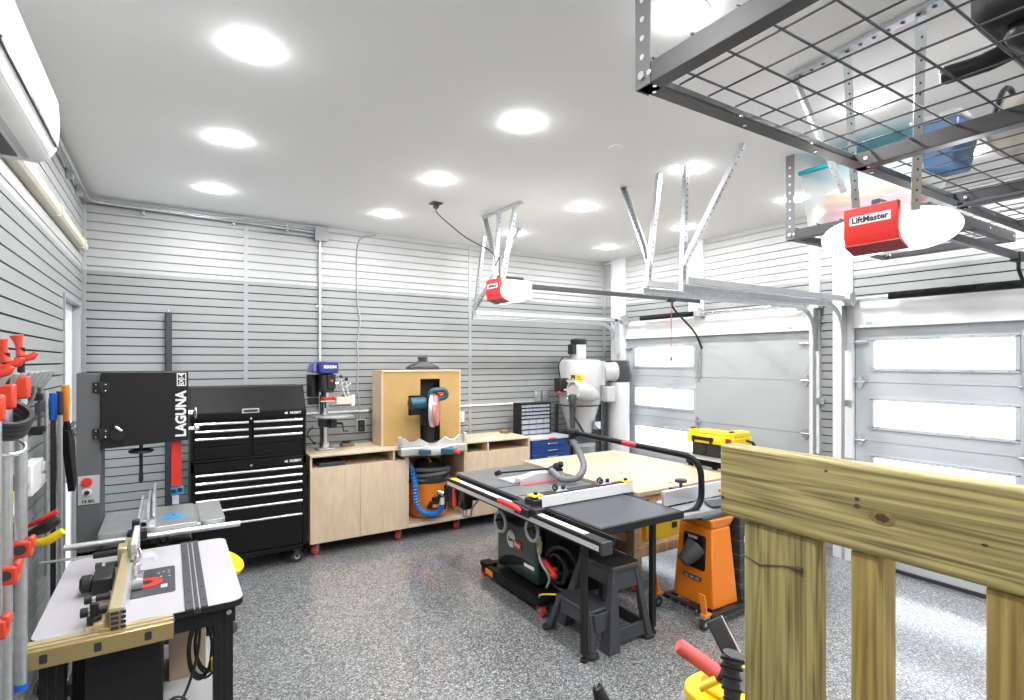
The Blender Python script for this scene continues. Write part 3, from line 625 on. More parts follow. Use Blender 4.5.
m = MB(); m.cyl((-.40, BY-.03, 1.20), (-.40, BY-.006, 1.20), .026); part('stop_button', m, 'red', t, bv=.003)
m = MB(); m.cyl((-.40, BY-.018, 1.145), (-.40, BY-.006, 1.145), .023, m=1); m.cyl((-.40, BY-.026, 1.14), (-.40, BY-.018, 1.14), .013, m=0); part('start_button', m, ['black', 'white'], t)
text('14 BX', .024, 'inkd', pl, (-.395, BY-.0075, 1.088), '-Y', bold=.0008)
m = MB(); m.box(-.155, -.135, BY+.08, BY+.10, 1.19, 1.39); m.cyl((-.145, BY+.09, 1.155), (-.145, BY+.09, 1.20), .012); part('tension_screw', m, 'black', t, bv=.003)
m = MB(); m.torus((-.145, BY+.09, 1.345), .058, .009, (0, 0, 1), 24, 8)
for a in range(3): m.tube([(-.145, BY+.09, 1.345), (-.145+.058*math.cos(a*2.1), BY+.09+.058*math.sin(a*2.1), 1.345)], .007)
part('handwheel', m, 'black', t)
m = MB(); m.box(.018, .055, BY+.13, BY+.15, .98, 1.40); part('guide_post', m, 'steel', t, bv=.002)
m = MB(); m.box(.012, .068, BY+.03, BY+.05, 1.115, 1.40); m.box(.012, .016, BY+.03, BY+.09, 1.115, 1.40); m.box(.064, .068, BY+.03, BY+.09, 1.115, 1.40); part('blade_guard', m, 'red', t, bv=.002)
m = MB(); m.box(.010, .078, BY+.035, BY+.085, 1.058, 1.108); m.cyl((.026, BY+.028, 1.085), (.026, BY+.035, 1.085), .014, m=1); m.cyl((.060, BY+.028, 1.09), (.060, BY+.035, 1.09), .014, m=1); part('blade_guides', m, ['skyblue', 'black'], t, bv=.004)
m = MB(); m.box(.043, .045, BY+.05, BY+.062, .96, 1.08); part('blade', m, 'steel', t)
m = MB(); m.tube([(.10, BY+.05, 1.57), (.13, BY+.05, 1.57)], .018); m.torus((.145, BY+.05, 1.57), .03, .007, (1, 0, 0), 16, 6); m.cyl((.10, BY+.06, 1.47), (.145, BY+.06, 1.47), .011); m.sph((.15, BY+.06, 1.47), .018, 10); part('tracking_knobs', m, 'steel', t)
# saw table
TX0, TX1, TY0, TY1, TZ = -.325, .285, 3.66, 4.16, .965
m = MB(); m.prism(rrect(TX0, .135, TY0, TY1, .012), 'xy', TZ-.035, TZ); m.prism(rrect(.155, TX1, TY0, TY1, .03), 'xy', TZ-.035, TZ); m.box(.13, .16, TY0, TY1, TZ-.035, TZ-.009); part('saw_table', m, 'iron', t, bv=.002)
m = MB(); m.prism(rrect(-.03, .072, 3.81, 3.93, .012), 'xy', TZ, TZ+.0025); m.cyl((.025, 3.885, TZ+.002), (.025, 3.885, TZ+.004), .008, m=1); part('table_insert', m, ['skyblue', 'black'], t)
m = MB(); m.box(-.20, .05, BY-.05, BY+.13, .84, .93); m.cyl((-.1, BY, .80), (-.1, BY, .9), .06); part('trunnion', m, 'dsteel', t, bv=.006)
m = MB(); m.box(BX0, BX1+.02, BY+.0, BY+.24, .10, .80); part('lower_housing', m, 'grey', t, bv=.006)
m = MB(); m.box(-.335, BX1+.024, BY-.022, BY-.001, .14, .79); part('lower_door', m, 'blackm', t, bv=.005)
m = MB(); m.box(BX0-.03, BX1+.06, BY-.10, BY+.36, .03, .10); part('base', m, 'dsteel', t, bv=.006)
for (x, y) in ((BX0, BY-.06), (BX1+.03, BY-.06), (BX0, BY+.32), (BX1+.03, BY+.32)):
    m = MB(); m.cyl((x-.015, y, .03), (x+.015, y, .03), .03); part('caster', m, 'rubber', t)
m = MB(); m.tube([(-.46, 3.625, .93), (.36, 3.625, .93)], .0165, 14); part('fence_rail', m, 'alu', t)
m = MB(); m.box(-.19, -.10, 3.59, 3.65, .925, .975); m.box(-.17, -.135, 3.60, 3.64, .975, 1.03); part('fence_clamp', m, 'black', t, bv=.004)
m = MB(); m.box(-.145, -.065, 3.64, 4.22, TZ+.004, TZ+.016); m.box(-.145, -.132, 3.64, 4.22, TZ+.004, TZ+.075); m.box(-.105, -.092, 3.64, 4.22, TZ+.016, TZ+.105); m.box(-.145, -.092, 3.64, 4.22, TZ+.04, TZ+.05); part('rip_fence', m, 'alu', t, bv=.0015)
m = MB(); m.box(-.080, -.068, 3.80, 4.30, TZ+.03, TZ+.13); part('fence_face', m, 'alu', t, bv=.001)
m = MB(); m.torus((-.03, 3.66, .885), .028, .006, (0, 1, 0)); m.sph((-.03, 3.65, .885), .010); part('lock_knob', m, 'black', t)

m = MB(); m.box(-.03, .025, YB-.055, YB-.002, .0, 2.36); m.box(-.022, .017, YB-.062, YB-.055, .0, 2.36, 1)
t = thing('guide_rail', 'long black metal rail standing upright against the back wall', 'rail', (0, YB-.03, 0)); part('rail', m, ['black', 'dgrey'], t, bv=.002)
m = MB(); m.cyl((0, YB-.03, 2.36), (0, YB-.03, 2.40), .006); part('tip', m, 'steel', t)

# ================================================================ TOOL CHEST
CX0, CX1, CY = .155, 1.095, 5.38
t = thing('rolling_tool_cabinet', 'black rolling tool cabinet with full width drawers, bottom unit of the pair', 'tool cabinet', (CX0+.45, CY+.28, 0))
m = MB(); m.box(CX0, CX1, CY+.02, CY+.56, .14, 1.015); m.box(CX0, CX0+.03, CY, CY+.02, .14, 1.015); m.box(CX1-.03, CX1, CY, CY+.02, .14, 1.015); m.box(CX0, CX1, CY, CY+.02, .14, .18); m.box(CX0, CX1, CY, CY+.02, .935, 1.015); body = part('body', m, 'blackg', t, bv=.004)
def drawer(par, x0, x1, z0, z1, y):
    m = MB(); m.box(x0, x1, y-.004, y+.02, z0, z1); d = part('drawer', m, 'blackg', par, bv=.003)
    m = MB(); m.prism([(y-.004, z1), (y-.020, z1-.002), (y-.024, z1-.012), (y-.020, z1-.022), (y-.004, z1-.020)], 'yz', x0+.004, x1-.004); part('handle', m, 'chrome', d)
zs = [.925, .855, .785, .705, .61, .485, .19]
for a, b in zip(zs, zs[1:]): drawer(t, CX0+.035, CX1-.035, b+.006, a, CY+.0)
text('HUSKY', .030, 'ink', t, (CX1-.095, CY-.002, .972), '-Y', bold=.0012, sx=1.1)
m = MB(); m.prism([(CX1-.195, .972), (CX1-.165, .985), (CX1-.165, .959)], 'xz', CY-.003, CY-.001); part('logo_arrow', m, 'ink', t)
m = MB(); m.cyl(((CX0+CX1)/2, CY-.004, .965), ((CX0+CX1)/2, CY, .965), .010); part('lock', m, 'steel', t)
for x in (CX0+.06, CX1-.07):
    for y in (CY+.07, CY+.48):
        m = MB(); m.cyl((x, y-.018, .057), (x, y+.018, .057), .055); m.cyl((x, y-.020, .057), (x, y+.020, .057), .026, m=1); m.box(x-.04, x+.04, y-.026, y+.026, .115, .14, 2); m.box(x-.018, x+.018, y-.026, y-.020, .05, .12, 2); m.box(x-.018, x+.018, y+.020, y+.026, .05, .12, 2); part('caster', m, ['rubber', 'lgrey', 'dsteel'], t)
m = MB(); m.tube(fil([(CX1, CY+.1, .82), (CX1+.05, CY+.1, .82), (CX1+.05, CY+.46, .82), (CX1, CY+.46, .82)], .03), .012); part('push_handle', m, 'blackg', t)
t = thing('top_tool_chest', 'black top chest with sloped lid resting on the rolling cabinet', 'tool chest', (CX0+.45, CY+.28, 1.018))
m = MB(); m.box(CX0, CX1, CY+.03, CY+.52, 1.02, 1.44); m.box(CX0, CX0+.025, CY+.01, CY+.03, 1.02, 1.44); m.box(CX1-.025, CX1, CY+.01, CY+.03, 1.02, 1.44); m.box(CX0, CX1, CY+.01, CY+.03, 1.02, 1.045); m.box(CX0, CX1, CY+.01, CY+.03, 1.375, 1.44); part('body', m, 'blackg', t, bv=.004)
m = MB(); m.prism([(CY+.005, 1.445), (CY+.14, 1.665), (CY+.52, 1.665), (CY+.52, 1.445)], 'yz', CX0-.003, CX1+.003); part('lid', m, 'blackg', t, bv=.006)
m = MB(); m.box(CX0-.003, CX1+.003, CY-.002, CY+.012, 1.395, 1.445); part('lid_lip', m, 'blackg', t, bv=.003)
m = MB(); m.box(.55, .69, CY-.008, CY-.001, 1.435, 1.475); m.box(.562, .678, CY-.010, CY-.007, 1.443, 1.467, 1); part('lid_handle', m, ['lgrey', 'dgrey'], t, bv=.003)
zs = [1.365, 1.30, 1.235, 1.15]
mx_ = (CX0+CX1)/2+.0
for a, b in zip(zs[:3], zs[1:]):
    drawer(t, CX0+.03, mx_-.018, b+.006, a, CY+.012); drawer(t, mx_+.018, CX1-.03, b+.006, a, CY+.012)
m = MB(); m.box(CX0+.03, mx_-.018, CY+.008, CY+.03, 1.05, 1.15); m.box(mx_+.018, CX1-.03, CY+.008, CY+.03, 1.05, 1.15); part('lower_panel', m, 'blackg', t, bv=.003)
text('HUSKY', .028, 'ink', t, (CX1-.095, CY-.0035, 1.420), '-Y', bold=.0012, sx=1.1)
m = MB(); m.prism([(CX1-.195, 1.420), (CX1-.165, 1.433), (CX1-.165, 1.407)], 'xz', CY-.0045, CY-.0025); part('logo_arrow', m, 'ink', t)
m = MB(); m.cyl((mx_, CY+.002, 1.385), (mx_, CY+.010, 1.385), .010); part('lock', m, 'steel', t)

# ================================================================ MITRE STATION
SY = 5.47; SYB = 6.08
def caster(par, x, y, h=.13, r=.05):
    ax_ = Vector((.62, -.78, 0)); c0 = Vector((x, y, r)); m = MB(); m.cyl(c0-ax_*.016, c0+ax_*.016, r, n=24); c = part('caster', m, 'redwheel', par, bv=.004)
    m = MB(); m.cyl(c0-ax_*.020, c0+ax_*.020, r*.35)
    for s_ in (-1, 1):
        a_ = c0+ax_*.022*s_; m.bar(a_, (a_.x, a_.y, h-.01), .03, .003, up=ax_)
    m.box(x-.035, x+.035, y-.04, y+.04, h-.012, h); part('caster_fork', m, 'galv', c)
def cabinet(x0, x1, top, slots, lab, doors, cast):
    t = thing('plywood_cabinet', lab, 'cabinet', ((x0+x1)/2, (SY+SYB)/2, 0), 'plywood cabinets of the mitre station')
    T = .019; zt = top; zd = top-.125
    m = MB(); m.box(x0, x1, SY-.008, SYB, zt-T, zt); part('top', m, 'plytop', t, bv=.002)
    m = MB(); m.box(x0, x0+T, SY, SYB, .13, zt-T); m.box(x1-T, x1, SY, SYB, .13, zt-T); m.box(x0+T, x1-T, SYB-.012, SYB, .13, zt-T); m.box(x0+T, x1-T, SY+.022, SYB-.012, zd-T, zd); m.box(x0+T, x1-T, SY, SYB-.012, .13, .15)
    part('carcass', m, 'ply', t, bv=.001)
    for s in slots:
        m = MB(); m.box(s-T/2, s+T/2, SY, SYB-.02, zd, zt-T); part('divider', m, 'ply', t)
    for i, (a, b) in enumerate(doors):
        m = MB(); m.box(a+.0015, b-.0015, SY-.001, SY+.019, .135, zd-.002); part('cabinet_door', m, 'ply', t, bv=.001)
    for x in cast:
        for y in (SY+.09, SYB-.09): caster(t, x, y)
    return t
cabinet(1.15, 2.13, .985, [1.99], 'plywood cabinet on casters carrying the drill press beside the tool chest', [(1.15, 1.635), (1.635, 2.13)], (1.22, 2.07))
t = cabinet(2.83, 3.70, .985, [3.12], 'plywood cabinet on casters beside the blue drawers, tape roll on top', [(2.83, 3.70)], (3.62,))
# centre bay
t = thing('open_cabinet', 'open plywood bay between two cabinets holding the orange vacuum', 'cabinet', (2.48, 5.75, 0))
m = MB(); m.box(2.133, 2.827, SY-.01, SYB, .885, .905); part('top', m, 'plytop', t, bv=.002)
m = MB(); m.box(2.133, 2.152, SY, SYB, .13, .885); m.box(2.808, 2.827, SY, SYB, .13, .885); m.box(2.152, 2.808, SYB-.012, SYB, .13, .885); part('carcass', m, 'ply', t, bv=.001)
m = MB(); m.box(2.152, 2.808, SY, SYB-.012, .13, .165); part('bottom_shelf', m, 'plytop', t, bv=.002)
for x in (2.76,): caster(t, x, SY+.09); caster(t, x, SYB-.09)

# dust hood
t = thing('dust_hood', 'plywood dust hood with tan front board standing behind the mitre saw', 'dust hood', (2.36, 5.85, .985))
HX0, HX1, HY0, HY1, HZ = 1.92, 2.86, 5.66, 5.97, 1.80
m = MB(); m.box(HX0, HX0+.018, HY0, HY1, .99, HZ-.018); m.box(HX1-.018, HX1, HY0, HY1, .99, HZ-.018); m.box(HX0, HX1, HY0-.012, HY1, HZ-.018, HZ); m.box(HX0+.018, HX1-.018, HY1-.012, HY1, .99, HZ-.018); part('box', m, 'ply', t, bv=.001)
m = MB(); ys = (HY0-.003, HY0+.012)
vx0, vx1, vz0, vz1 = 2.36, 2.60, .99, 1.70; hx0, hz0, hz1 = 2.22, 1.30, 1.52
m.box(HX0+.018, hx0, *ys, .99, HZ-.02); m.box(vx1, HX1-.018, *ys, .99, HZ-.02); m.box(hx0, vx0, *ys, .99, hz0); m.box(hx0, vx0, *ys, hz1, HZ-.02); m.box(vx0, vx1, *ys, vz1, HZ-.02); part('front_board', m, 'mdf', t)
m = MB(); m.box(hx0-.03, vx1+.05, HY0+.10, HY0+.105, .99, 1.76); part('dark_backing', m, 'blackm', t)  # matte black sheet set behind the front board's cut-outs
m = MB(); cx, cy = 2.48, 5.87; m.frustum((cx-.17, cx+.17, cy-.09, cy+.09), HZ+.0, (cx-.17, cx+.17, cy-.09, cy+.09), HZ+.03); m.frustum((cx-.17, cx+.17, cy-.09, cy+.09), HZ+.03, (cx-.055, cx+.055, cy-.05, cy+.05), HZ+.095); m.cyl((cx, cy, HZ+.09), (cx, cy, HZ+.145), .052); m.cyl((cx, cy, HZ+.125), (cx, cy, HZ+.148), .058); part('dust_port', m, 'dgrey', t, bv=.006)

# ---- drill press
DX, DY_ = 1.365, 5.82
t = thing('drill_press', 'benchtop drill press with navy head and red collar', 'drill press', (DX, DY_, .985))
m = MB(); m.prism(rrect(DX-.085, DX+.095, DY_-.08, DY_+.10, .03), 'xy', .986, 1.004); part('base', m, 'iron', t, bv=.004)
m = MB(); m.cyl((DX, DY_, 1.0), (DX, DY_, 1.82), .036); m.cyl((DX, DY_, 1.0), (DX, DY_, 1.06), .055); part('column', m, 'steel', t)
m = MB(); m.box(DX-.045, DX-.034, DY_-.01, DY_+.01, 1.06, 1.55); part('rack_bar', m, 'dsteel', t)
m = MB(); m.box(DX-.10, DX+.085, DY_-.24, DY_+.10, 1.775, 1.895); m.frustum((DX-.165, DX-.10, DY_-.18, DY_+.08), 1.785, (DX-.135, DX-.10, DY_-.15, DY_+.06), 1.88); hd = part('head_cover', m, 'navy', t, bv=.012)
text('RIKON', .040, 'ink', hd, (DX+.0, DY_-.2415, 1.84), '-Y', bold=.002, sx=1.0)
m = MB(); m.box(DX-.06, DX+.055, DY_-.20, DY_+.06, 1.58, 1.775); part('head_casting', m, 'dsteel', t, bv=.02)
m = MB(); m.cyl((DX-.10, DY_+.07, 1.53), (DX-.10, DY_+.07, 1.76), .062); m.box(DX-.15, DX-.05, DY_+.02, DY_+.1, 1.45, 1.52); part('motor', m, 'black', t, bv=.004)
m = MB(); m.box(DX-.02, DX+.06, DY_-.225, DY_-.195, 1.62, 1.765); m.cyl((DX+.02, DY_-.235, 1.70), (DX+.02, DY_-.225, 1.70), .016, m=1); part('switch_panel', m, ['black', 'red'], t, bv=.008)
m = MB(); m.cyl((DX-.01, DY_-.14, 1.49), (DX-.01, DY_-.14, 1.58), .03); part('quill', m, 'steel', t)
m = MB(); m.cyl((DX-.01, DY_-.14, 1.505), (DX-.01, DY_-.14, 1.535), .055); m.cyl((DX+.04, DY_-.16, 1.49), (DX+.07, DY_-.17, 1.53), .025); part('collar', m, 'red', t, bv=.004)
m = MB(); m.cyl((DX-.01, DY_-.14, 1.42), (DX-.01, DY_-.14, 1.49), .019, .024); m.cyl((DX-.01, DY_-.14, 1.36), (DX-.01, DY_-.14, 1.42), .004); part('chuck', m, 'steel', t)
m = MB(); c0 = (DX+.09, DY_-.10, 1.66); m.cyl((DX+.04, DY_-.10, 1.66), (DX+.12, DY_-.10, 1.66), .026); part('feed_hub', m, 'steel', t)
for a in (35, 155, 275):
    m = MB(); e = (DX+.17, DY_-.10+.12*math.cos(math.radians(a)), 1.66+.13*math.sin(math.radians(a))); m.cyl((DX+.105, DY_-.10, 1.66), e, .006); m.sph(e, .019, 10, 1); part('feed_handle', m, ['steel', 'black'], t)
m = MB(); m.cyl((DX+.06, DY_-.10, 1.325), (DX+.06, DY_-.10, 1.342), .205, n=36); m.box(DX-.13, DX+.25, DY_-.20, DY_+.0, 1.322, 1.344); part('work_table', m, 'iron', t, bv=.003)
m = MB(); m.box(DX-.05, DX+.06, DY_-.06, DY_+.06, 1.22, 1.325); m.cyl((DX+.06, DY_-.1, 1.22), (DX+.06, DY_-.1, 1.325), .04); m.cyl((DX+.05, DY_-.02, 1.25), (DX+.17, DY_-.06, 1.25), .012); m.tube([(DX+.17, DY_-.06, 1.25), (DX+.175, DY_-.08, 1.17), (DX+.22, DY_-.1, 1.17)], .008); part('table_bracket', m, 'dsteel', t, bv=.004)
m = MB(); m.box(DX+.08, DX+.245, DY_-.19, DY_-.165, 1.46, 1.535); m.box(DX-.08, DX+.06, DY_-.19, DY_-.18, 1.49, 1.50); part('fence', m, 'creamw', t, bv=.003)
m = MB(); m.box(DX+.225, DX+.26, DY_-.2, DY_-.15, 1.44, 1.55); part('fence_block', m, 'white', t, bv=.003)
for k, (x, z) in enumerate(((DX+.15, 1.60), (DX+.20, 1.57))):
    m = MB(); m.tube([(x-.02, DY_-.16, z+.12), (x+.0, DY_-.16, z), (x+.03, DY_-.17, z-.08)], .007); m.cyl((x-.03, DY_-.16, z+.06), (x+.03, DY_-.16, z+.10), .006); m.sph((x, DY_-.165, z), .014, 10); part('hold_down_clamp', m, 'alu', t)
m = MB(); m.tube(spl([(DX-.10, DY_+.06, 1.22), (DX-.16, DY_+.04, 1.15), (DX-.12, DY_+.02, 1.08), (DX-.1, DY_+.0, 1.06)]), .007); m.sph((DX-.10, DY_, 1.055), .016, 10); part('crank', m, 'black', t)
# small things on the cabinet tops
def block(x, y, lab, g):
    t = thing('wood_block', lab, 'wood block', (x, y, .985)); m = MB(); m.box(x-.065, x+.065, y-.05, y+.05, .986, 1.022); part('block', m, 'brown', t, bv=.004)
    m = MB(); m.lathe([(.022, 0), (.045, 0), (.045, .018), (.022, .018)], (x-.005, y, 1.022)); part('bushing', m, 'blackm', t)
x, y, _ = atZ(347, 446, .985); block(x, min(y, 5.98), 'small brown wood block with black bushing near the drill press', None)
x, y, _ = atZ(497, 431.5, .985); y = min(y, 5.9)
t = thing('tape_roll', 'brown tape roll lying on the plywood cabinet before the organiser', 'tape', (x, y, .985)); m = MB(); m.tube([(x, y, .986), (x, y, 1.02)], .06, 28); part('tape', m, 'brown', t, bv=.003); m = MB(); m.cyl((x, y, 1.018), (x, y, 1.024), .036); part('core', m, 'mdf', t)
m = MB(); m.box(1.24, 1.50, 5.50, 5.78, .862, .90); solo('tool_case', m, 'dgrey', 'flat dark tool case in the slot under the drill press', 'case', (1.37, 5.6, .862), bv=.008)

# ---- mitre saw
MX, MY, MZ = 2.42, 5.42, .906
t = thing('mitre_saw', 'dark blue sliding mitre saw with silver fences on the low bay top', 'mitre saw', (MX, MY+.05, MZ))
m = MB(); m.box(MX-.38, MX-.12, MY-.03, MY+.14, MZ, MZ+.085); m.box(MX+.12, MX+.38, MY-.03, MY+.14, MZ, MZ+.085); m.box(MX-.2, MX+.2, MY+.02, MY+.20, MZ, MZ+.05); part('base', m, 'alu', t, bv=.012)
m = MB(); m.lathe([(.155, 0), (.165, .02), (.165, .075), (.155, .088)], (MX, MY+.02, MZ), n=36); part('turntable', m, 'lgrey', t)
m = MB(); m.prism([(MX-.17, MY-.0), (MX-.20, MY-.06), (MX-.12, MY-.12), (MX+.12, MY-.12), (MX+.20, MY-.06), (MX+.17, MY)], 'xy', MZ+.012, MZ+.062); part('mitre_scale', m, 'teal', t, bv=.008)
m = MB(); m.prism([(MX-.02, MY-.10), (MX+.10, MY-.26), (MX+.17, MY-.24), (MX+.09, MY-.08)], 'xy', MZ+.01, MZ+.07); part('table_arm', m, 'teal', t, bv=.01)
m = MB(); m.cyl((MX+.115, MY-.22, MZ+.04), (MX+.16, MY-.285, MZ+.035), .024); part('mitre_lock', m, 'red', t, bv=.004)
for s in (-1, 1):
    m = MB(); m.prism([(MX+s*.03, MZ+.088), (MX+s*.38, MZ+.088), (MX+s*.38, MZ+.165), (MX+s*.32, MZ+.18), (MX+s*.26, MZ+.13), (MX+s*.20, MZ+.135), (MX+s*.15, MZ+.165), (MX+s*.06, MZ+.115)], 'xz', MY+.03, MY+.055); part('fence', m, 'alu', t, bv=.003)
    m = MB(); m.box(MX+s*.38-.02, MX+s*.38+.02, MY+.0, MY+.06, MZ+.10, MZ+.20); part('fence_stop', m, 'steel', t, bv=.004)
m = MB(); m.box(MX-.03, MX+.08, MY+.16, MY+.26, MZ+.05, MZ+.36); m.box(MX-.02, MX+.07, MY+.14, MY+.24, MZ+.30, MZ+.56); part('slide_arm', m, 'blackm', t, bv=.02)
HXm, HZm = MX-.075, MZ+.565
m = MB(); m.cyl((HXm-.19, MY+.02, HZm-.02), (HXm-.02, MY+.02, HZm-.02), .062); m.cyl((HXm-.20, MY+.02, HZm-.02), (HXm-.185, MY+.02, HZm-.02), .055, m=1); part('motor', m, ['teal', 'black'], t, bv=.006)
m = MB(); m.box(HXm-.16, HXm-.06, MY+.0, MY+.08, HZm-.13, HZm-.07); m.cyl((HXm-.04, MY+.04, HZm-.06), (HXm-.01, MY+.10, HZm-.26), .03); m.box(HXm-.05, HXm+.03, MY+.03, MY+.10, HZm-.22, HZm+.02); part('arm_casting', m, 'blackm', t, bv=.01)
m = MB(); ax = Vector((1, -.62, 0)).normalized(); cc = Vector((HXm+.06, MY-.03, HZm-.10))
m.tube([cc-ax*.035, cc+ax*.004], [.178, .185], 36); part('blade_guard', m, 'alu', t, bv=.006)
m = MB(); m.cyl(cc+ax*.006, cc+ax*.010, .150, n=36); part('blade', m, 'steel', t)
m = MB(); m.tube([cc+ax*.010, cc+ax*.045, cc+ax*.055], [.168, .163, .13], 36); part('lower_guard', m, 'clearred', t)
m = MB(); m.cyl(cc+ax*.012, cc+ax*.018, .075, n=30); m.cyl(cc+ax*.018, cc+ax*.03, .022, n=16, m=1); part('blade_label', m, ['red', 'steel'], t)
m = MB(); m.tube(fil([(HXm+.02, MY-.02, HZm+.05), (HXm+.03, MY-.05, HZm+.115), (HXm+.16, MY-.10, HZm+.125), (HXm+.18, MY-.10, HZm+.045), (HXm+.08, MY-.06, HZm+.02)], .035), .028, 10); part('handle', m, 'teal', t)
m = MB(); m.box(HXm+.07, HXm+.14, MY-.12, MY-.095, HZm+.075, HZm+.095); part('trigger', m, 'red', t, bv=.003)

# ---- shop vacuum
VX, VY = 2.49, 5.74
t = thing('shop_vacuum', 'orange shop vacuum with black lid inside the open plywood bay', 'vacuum cleaner', (VX, VY, .166))
m = MB(); m.lathe([(.20, .0), (.215, .02), (.225, .18), (.235, .36), (.24, .38)], (VX, VY, .18), n=40); part('drum', m, 'orange', t)
m = MB(); m.torus((VX, VY, .57), .238, .012, n=40); part('drum_rim', m, 'blackm', t)
m = MB(); m.lathe([(.24, 0), (.23, .05), (.18, .11), (.14, .20), (.10, .22)], (VX, VY, .57), n=40); part('lid', m, 'blackm', t)
m = MB(); m.tube(fil([(VX-.02, VY-.12, .70), (VX-.03, VY-.12, .80), (VX+.0, VY+.08, .80), (VX+.0, VY+.08, .70)], .05), .015, 8); part('handle', m, 'orangeb', t)
m = MB(); m.box(VX-.05, VX+.06, VY-.25, VY-.21, .33, .41); m.prism([(VX-.12, .30), (VX+.10, .26), (VX+.12, .33), (VX-.08, .37)], 'xz', VY-.26, VY-.22); part('drum_label', m, 'blackm', t, bv=.008)
m = MB(); m.box(VX-.06, VX+.04, VY-.262, VY-.258, .30, .335); part('label_plate', m, 'orangeb', t)
m = MB(); m.cyl((VX+.05, VY-.22, .34), (VX+.10, VY-.33, .40), .03); m.box(VX+.07, VX+.17, VY-.36, VY-.26, .42, .54); part('inlet_adapter', m, ['blackm'], t, bv=.01)
m = MB(); m.cyl((VX+.02, VY-.23, .46), (VX+.07, VY-.27, .44), .032); part('inlet_ring', m, 'steel', t)
t = thing('vacuum_hose', 'grey ribbed hose coiled around the top of the orange vacuum', 'hose', (VX, VY, .57))
for k in range(3):
    m = MB(); n_ = 60; R = .228; pts = []
    for i in range(n_): a = 2*PI*i/n_; pts.append((VX+(R+.004*k)*math.cos(a), VY+(R+.004*k)*math.sin(a)*.92, .60+.046*k+.014*math.sin(a+k*1.9)))
    m.tube(pts, [.022+(.002 if i % 2 else 0) for i in range(n_)], 10, closed=True); part('coil', m, 'hose', t)
t = thing('blue_hose', 'bright blue ribbed hose looping down the front of the orange vacuum', 'hose', (VX-.2, VY-.25, .3))
pts = spl([(VX-.265, VY-.10, .76), (VX-.265, VY-.19, .70), (VX-.255, VY-.24, .58), (VX-.25, VY-.26, .42), (VX-.20, VY-.28, .29), (VX-.09, VY-.30, .245), (VX+.0, VY-.30, .27), (VX+.03, VY-.30, .33)], 10)
pts = [p for p in pts]; m = MB(); m.tube(pts, [.027 if i % 2 else .037 for i in range(len(pts))], 12); part('hose', m, 'hoseb', t)
m = MB(); m.cyl(pts[0], (VX-.262, VY-.02, .80), .032); part('cuff', m, 'lgrey', t); m = MB(); m.cyl(pts[-1], (VX+.05, VY-.28, .40), .028); part('cuff', m, 'lgrey', t)

# ---- blue drawer cabinet with parts organiser
t = thing('blue_drawer_cabinet', 'deep blue steel drawer cabinet with pale top beside the plywood bench', 'drawer cabinet', (4.0, 5.75, 0))
QX0, QX1, QY0, QY1 = 3.73, 4.34, 5.49, 6.02
m = MB(); m.box(QX0, QX1, QY0+.02, QY1, .02, .925); part('body', m, 'blue', t, bv=.004)
m = MB(); m.box(QX0-.012, QX1+.012, QY0-.01, QY1, .925, .95); part('top', m, 'lgrey', t, bv=.004)
for k in range(6):
    z1 = .915-k*(.082 if k < 4 else .148)+(.26 if k > 3 else 0)-(.0 if k < 4 else .0); hh_ = .077 if k < 4 else .28; z1 = .915-.082*k if k < 4 else .587-.29*(k-4); m = MB(); m.box(QX0+.02, QX1-.02, QY0, QY0+.02, z1-hh_, z1); d = part('drawer', m, 'blue', t, bv=.004)
    m = MB(); m.tube(fil([(3.98, QY0, z1-.04), (3.98, QY0-.018, z1-.04), (4.12, QY0-.018, z1-.04), (4.12, QY0, z1-.04)], .01), .006); part('handle', m, 'steel', d)
m = MB(); m.box(3.99, 4.10, QY0-.013, QY0-.010, .926, .948); part('label_strip', m, 'inkr', t)
t = thing('parts_organizer', 'black parts organiser with many small clear drawers on blue cabinet', 'parts organiser', (3.98, 5.86, .95))
OX0, OX1, OY0, OY1 = 3.765, 4.235, 5.77, 5.95
m = MB(); m.box(OX0, OX0+.012, OY0, OY1, .951, 1.36); m.box(OX1-.012, OX1, OY0, OY1, .951, 1.36); m.box(OX0, OX1, OY0, OY1, 1.345, 1.36); m.box(OX0, OX1, OY0, OY1, .951, .968); m.box(OX0, OX1, OY1-.01, OY1, .951, 1.36); m.box(OX0+.012, OX1-.012, OY0+.03, OY1, .968, 1.345, 1)
part('case', m, ['blackm', 'black'], t, bv=.002)
W_ = (OX1-OX0-.03); z = 1.338
for r in range(7):
    n_, hh = (8, .038) if r < 4 else (4, .058)
    for k in range(n_):
        a = OX0+.015+W_*k/n_+.006; b = OX0+.015+W_*(k+1)/n_-.006; m = MB(); m.box(a, b, OY0-.002, OY0+.028, z-hh+.006, z-.004); m.box((a+b)/2-.006, (a+b)/2+.006, OY0-.010, OY0-.002, z-hh+.010, z-hh+.018); part('drawer', m, 'drawerp', t)
    z -= hh+.009

# ================================================================ CYCLONE DUST COLLECTOR
KX, KY = 4.68, 5.72
t = thing('dust_collector', 'white cyclone dust collector with ribbed inlet in the far corner', 'dust collector', (KX, KY, 0))
m = MB(); m.lathe([(.10, 0), (.10, .19)], (KX-.02, KY, 1.93), n=32); part('motor', m, 'alu', t)
m = MB(); m.lathe([(.108, 0), (.114, .06), (.09, .08)], (KX-.02, KY, 2.12), n=32); m.box(KX-.17, KX-.11, KY-.06, KY+.04, 1.99, 2.12); part('motor_cap', m, 'black', t)
m = MB(); m.lathe([(.28, 0), (.28, .355), (.272, .37), (.10, .375)], (KX, KY, 1.545), n=48); m.box(KX, KX+.28, KY-.20, KY+.0, 1.57, 1.90); part('blower_housing', m, 'duct', t, bv=.01)
m = MB(); m.lathe([(.262, 0), (.275, .05), (.275, .27)], (KX+.0, KY, 1.31), n=48); part('drum', m, 'duct', t)
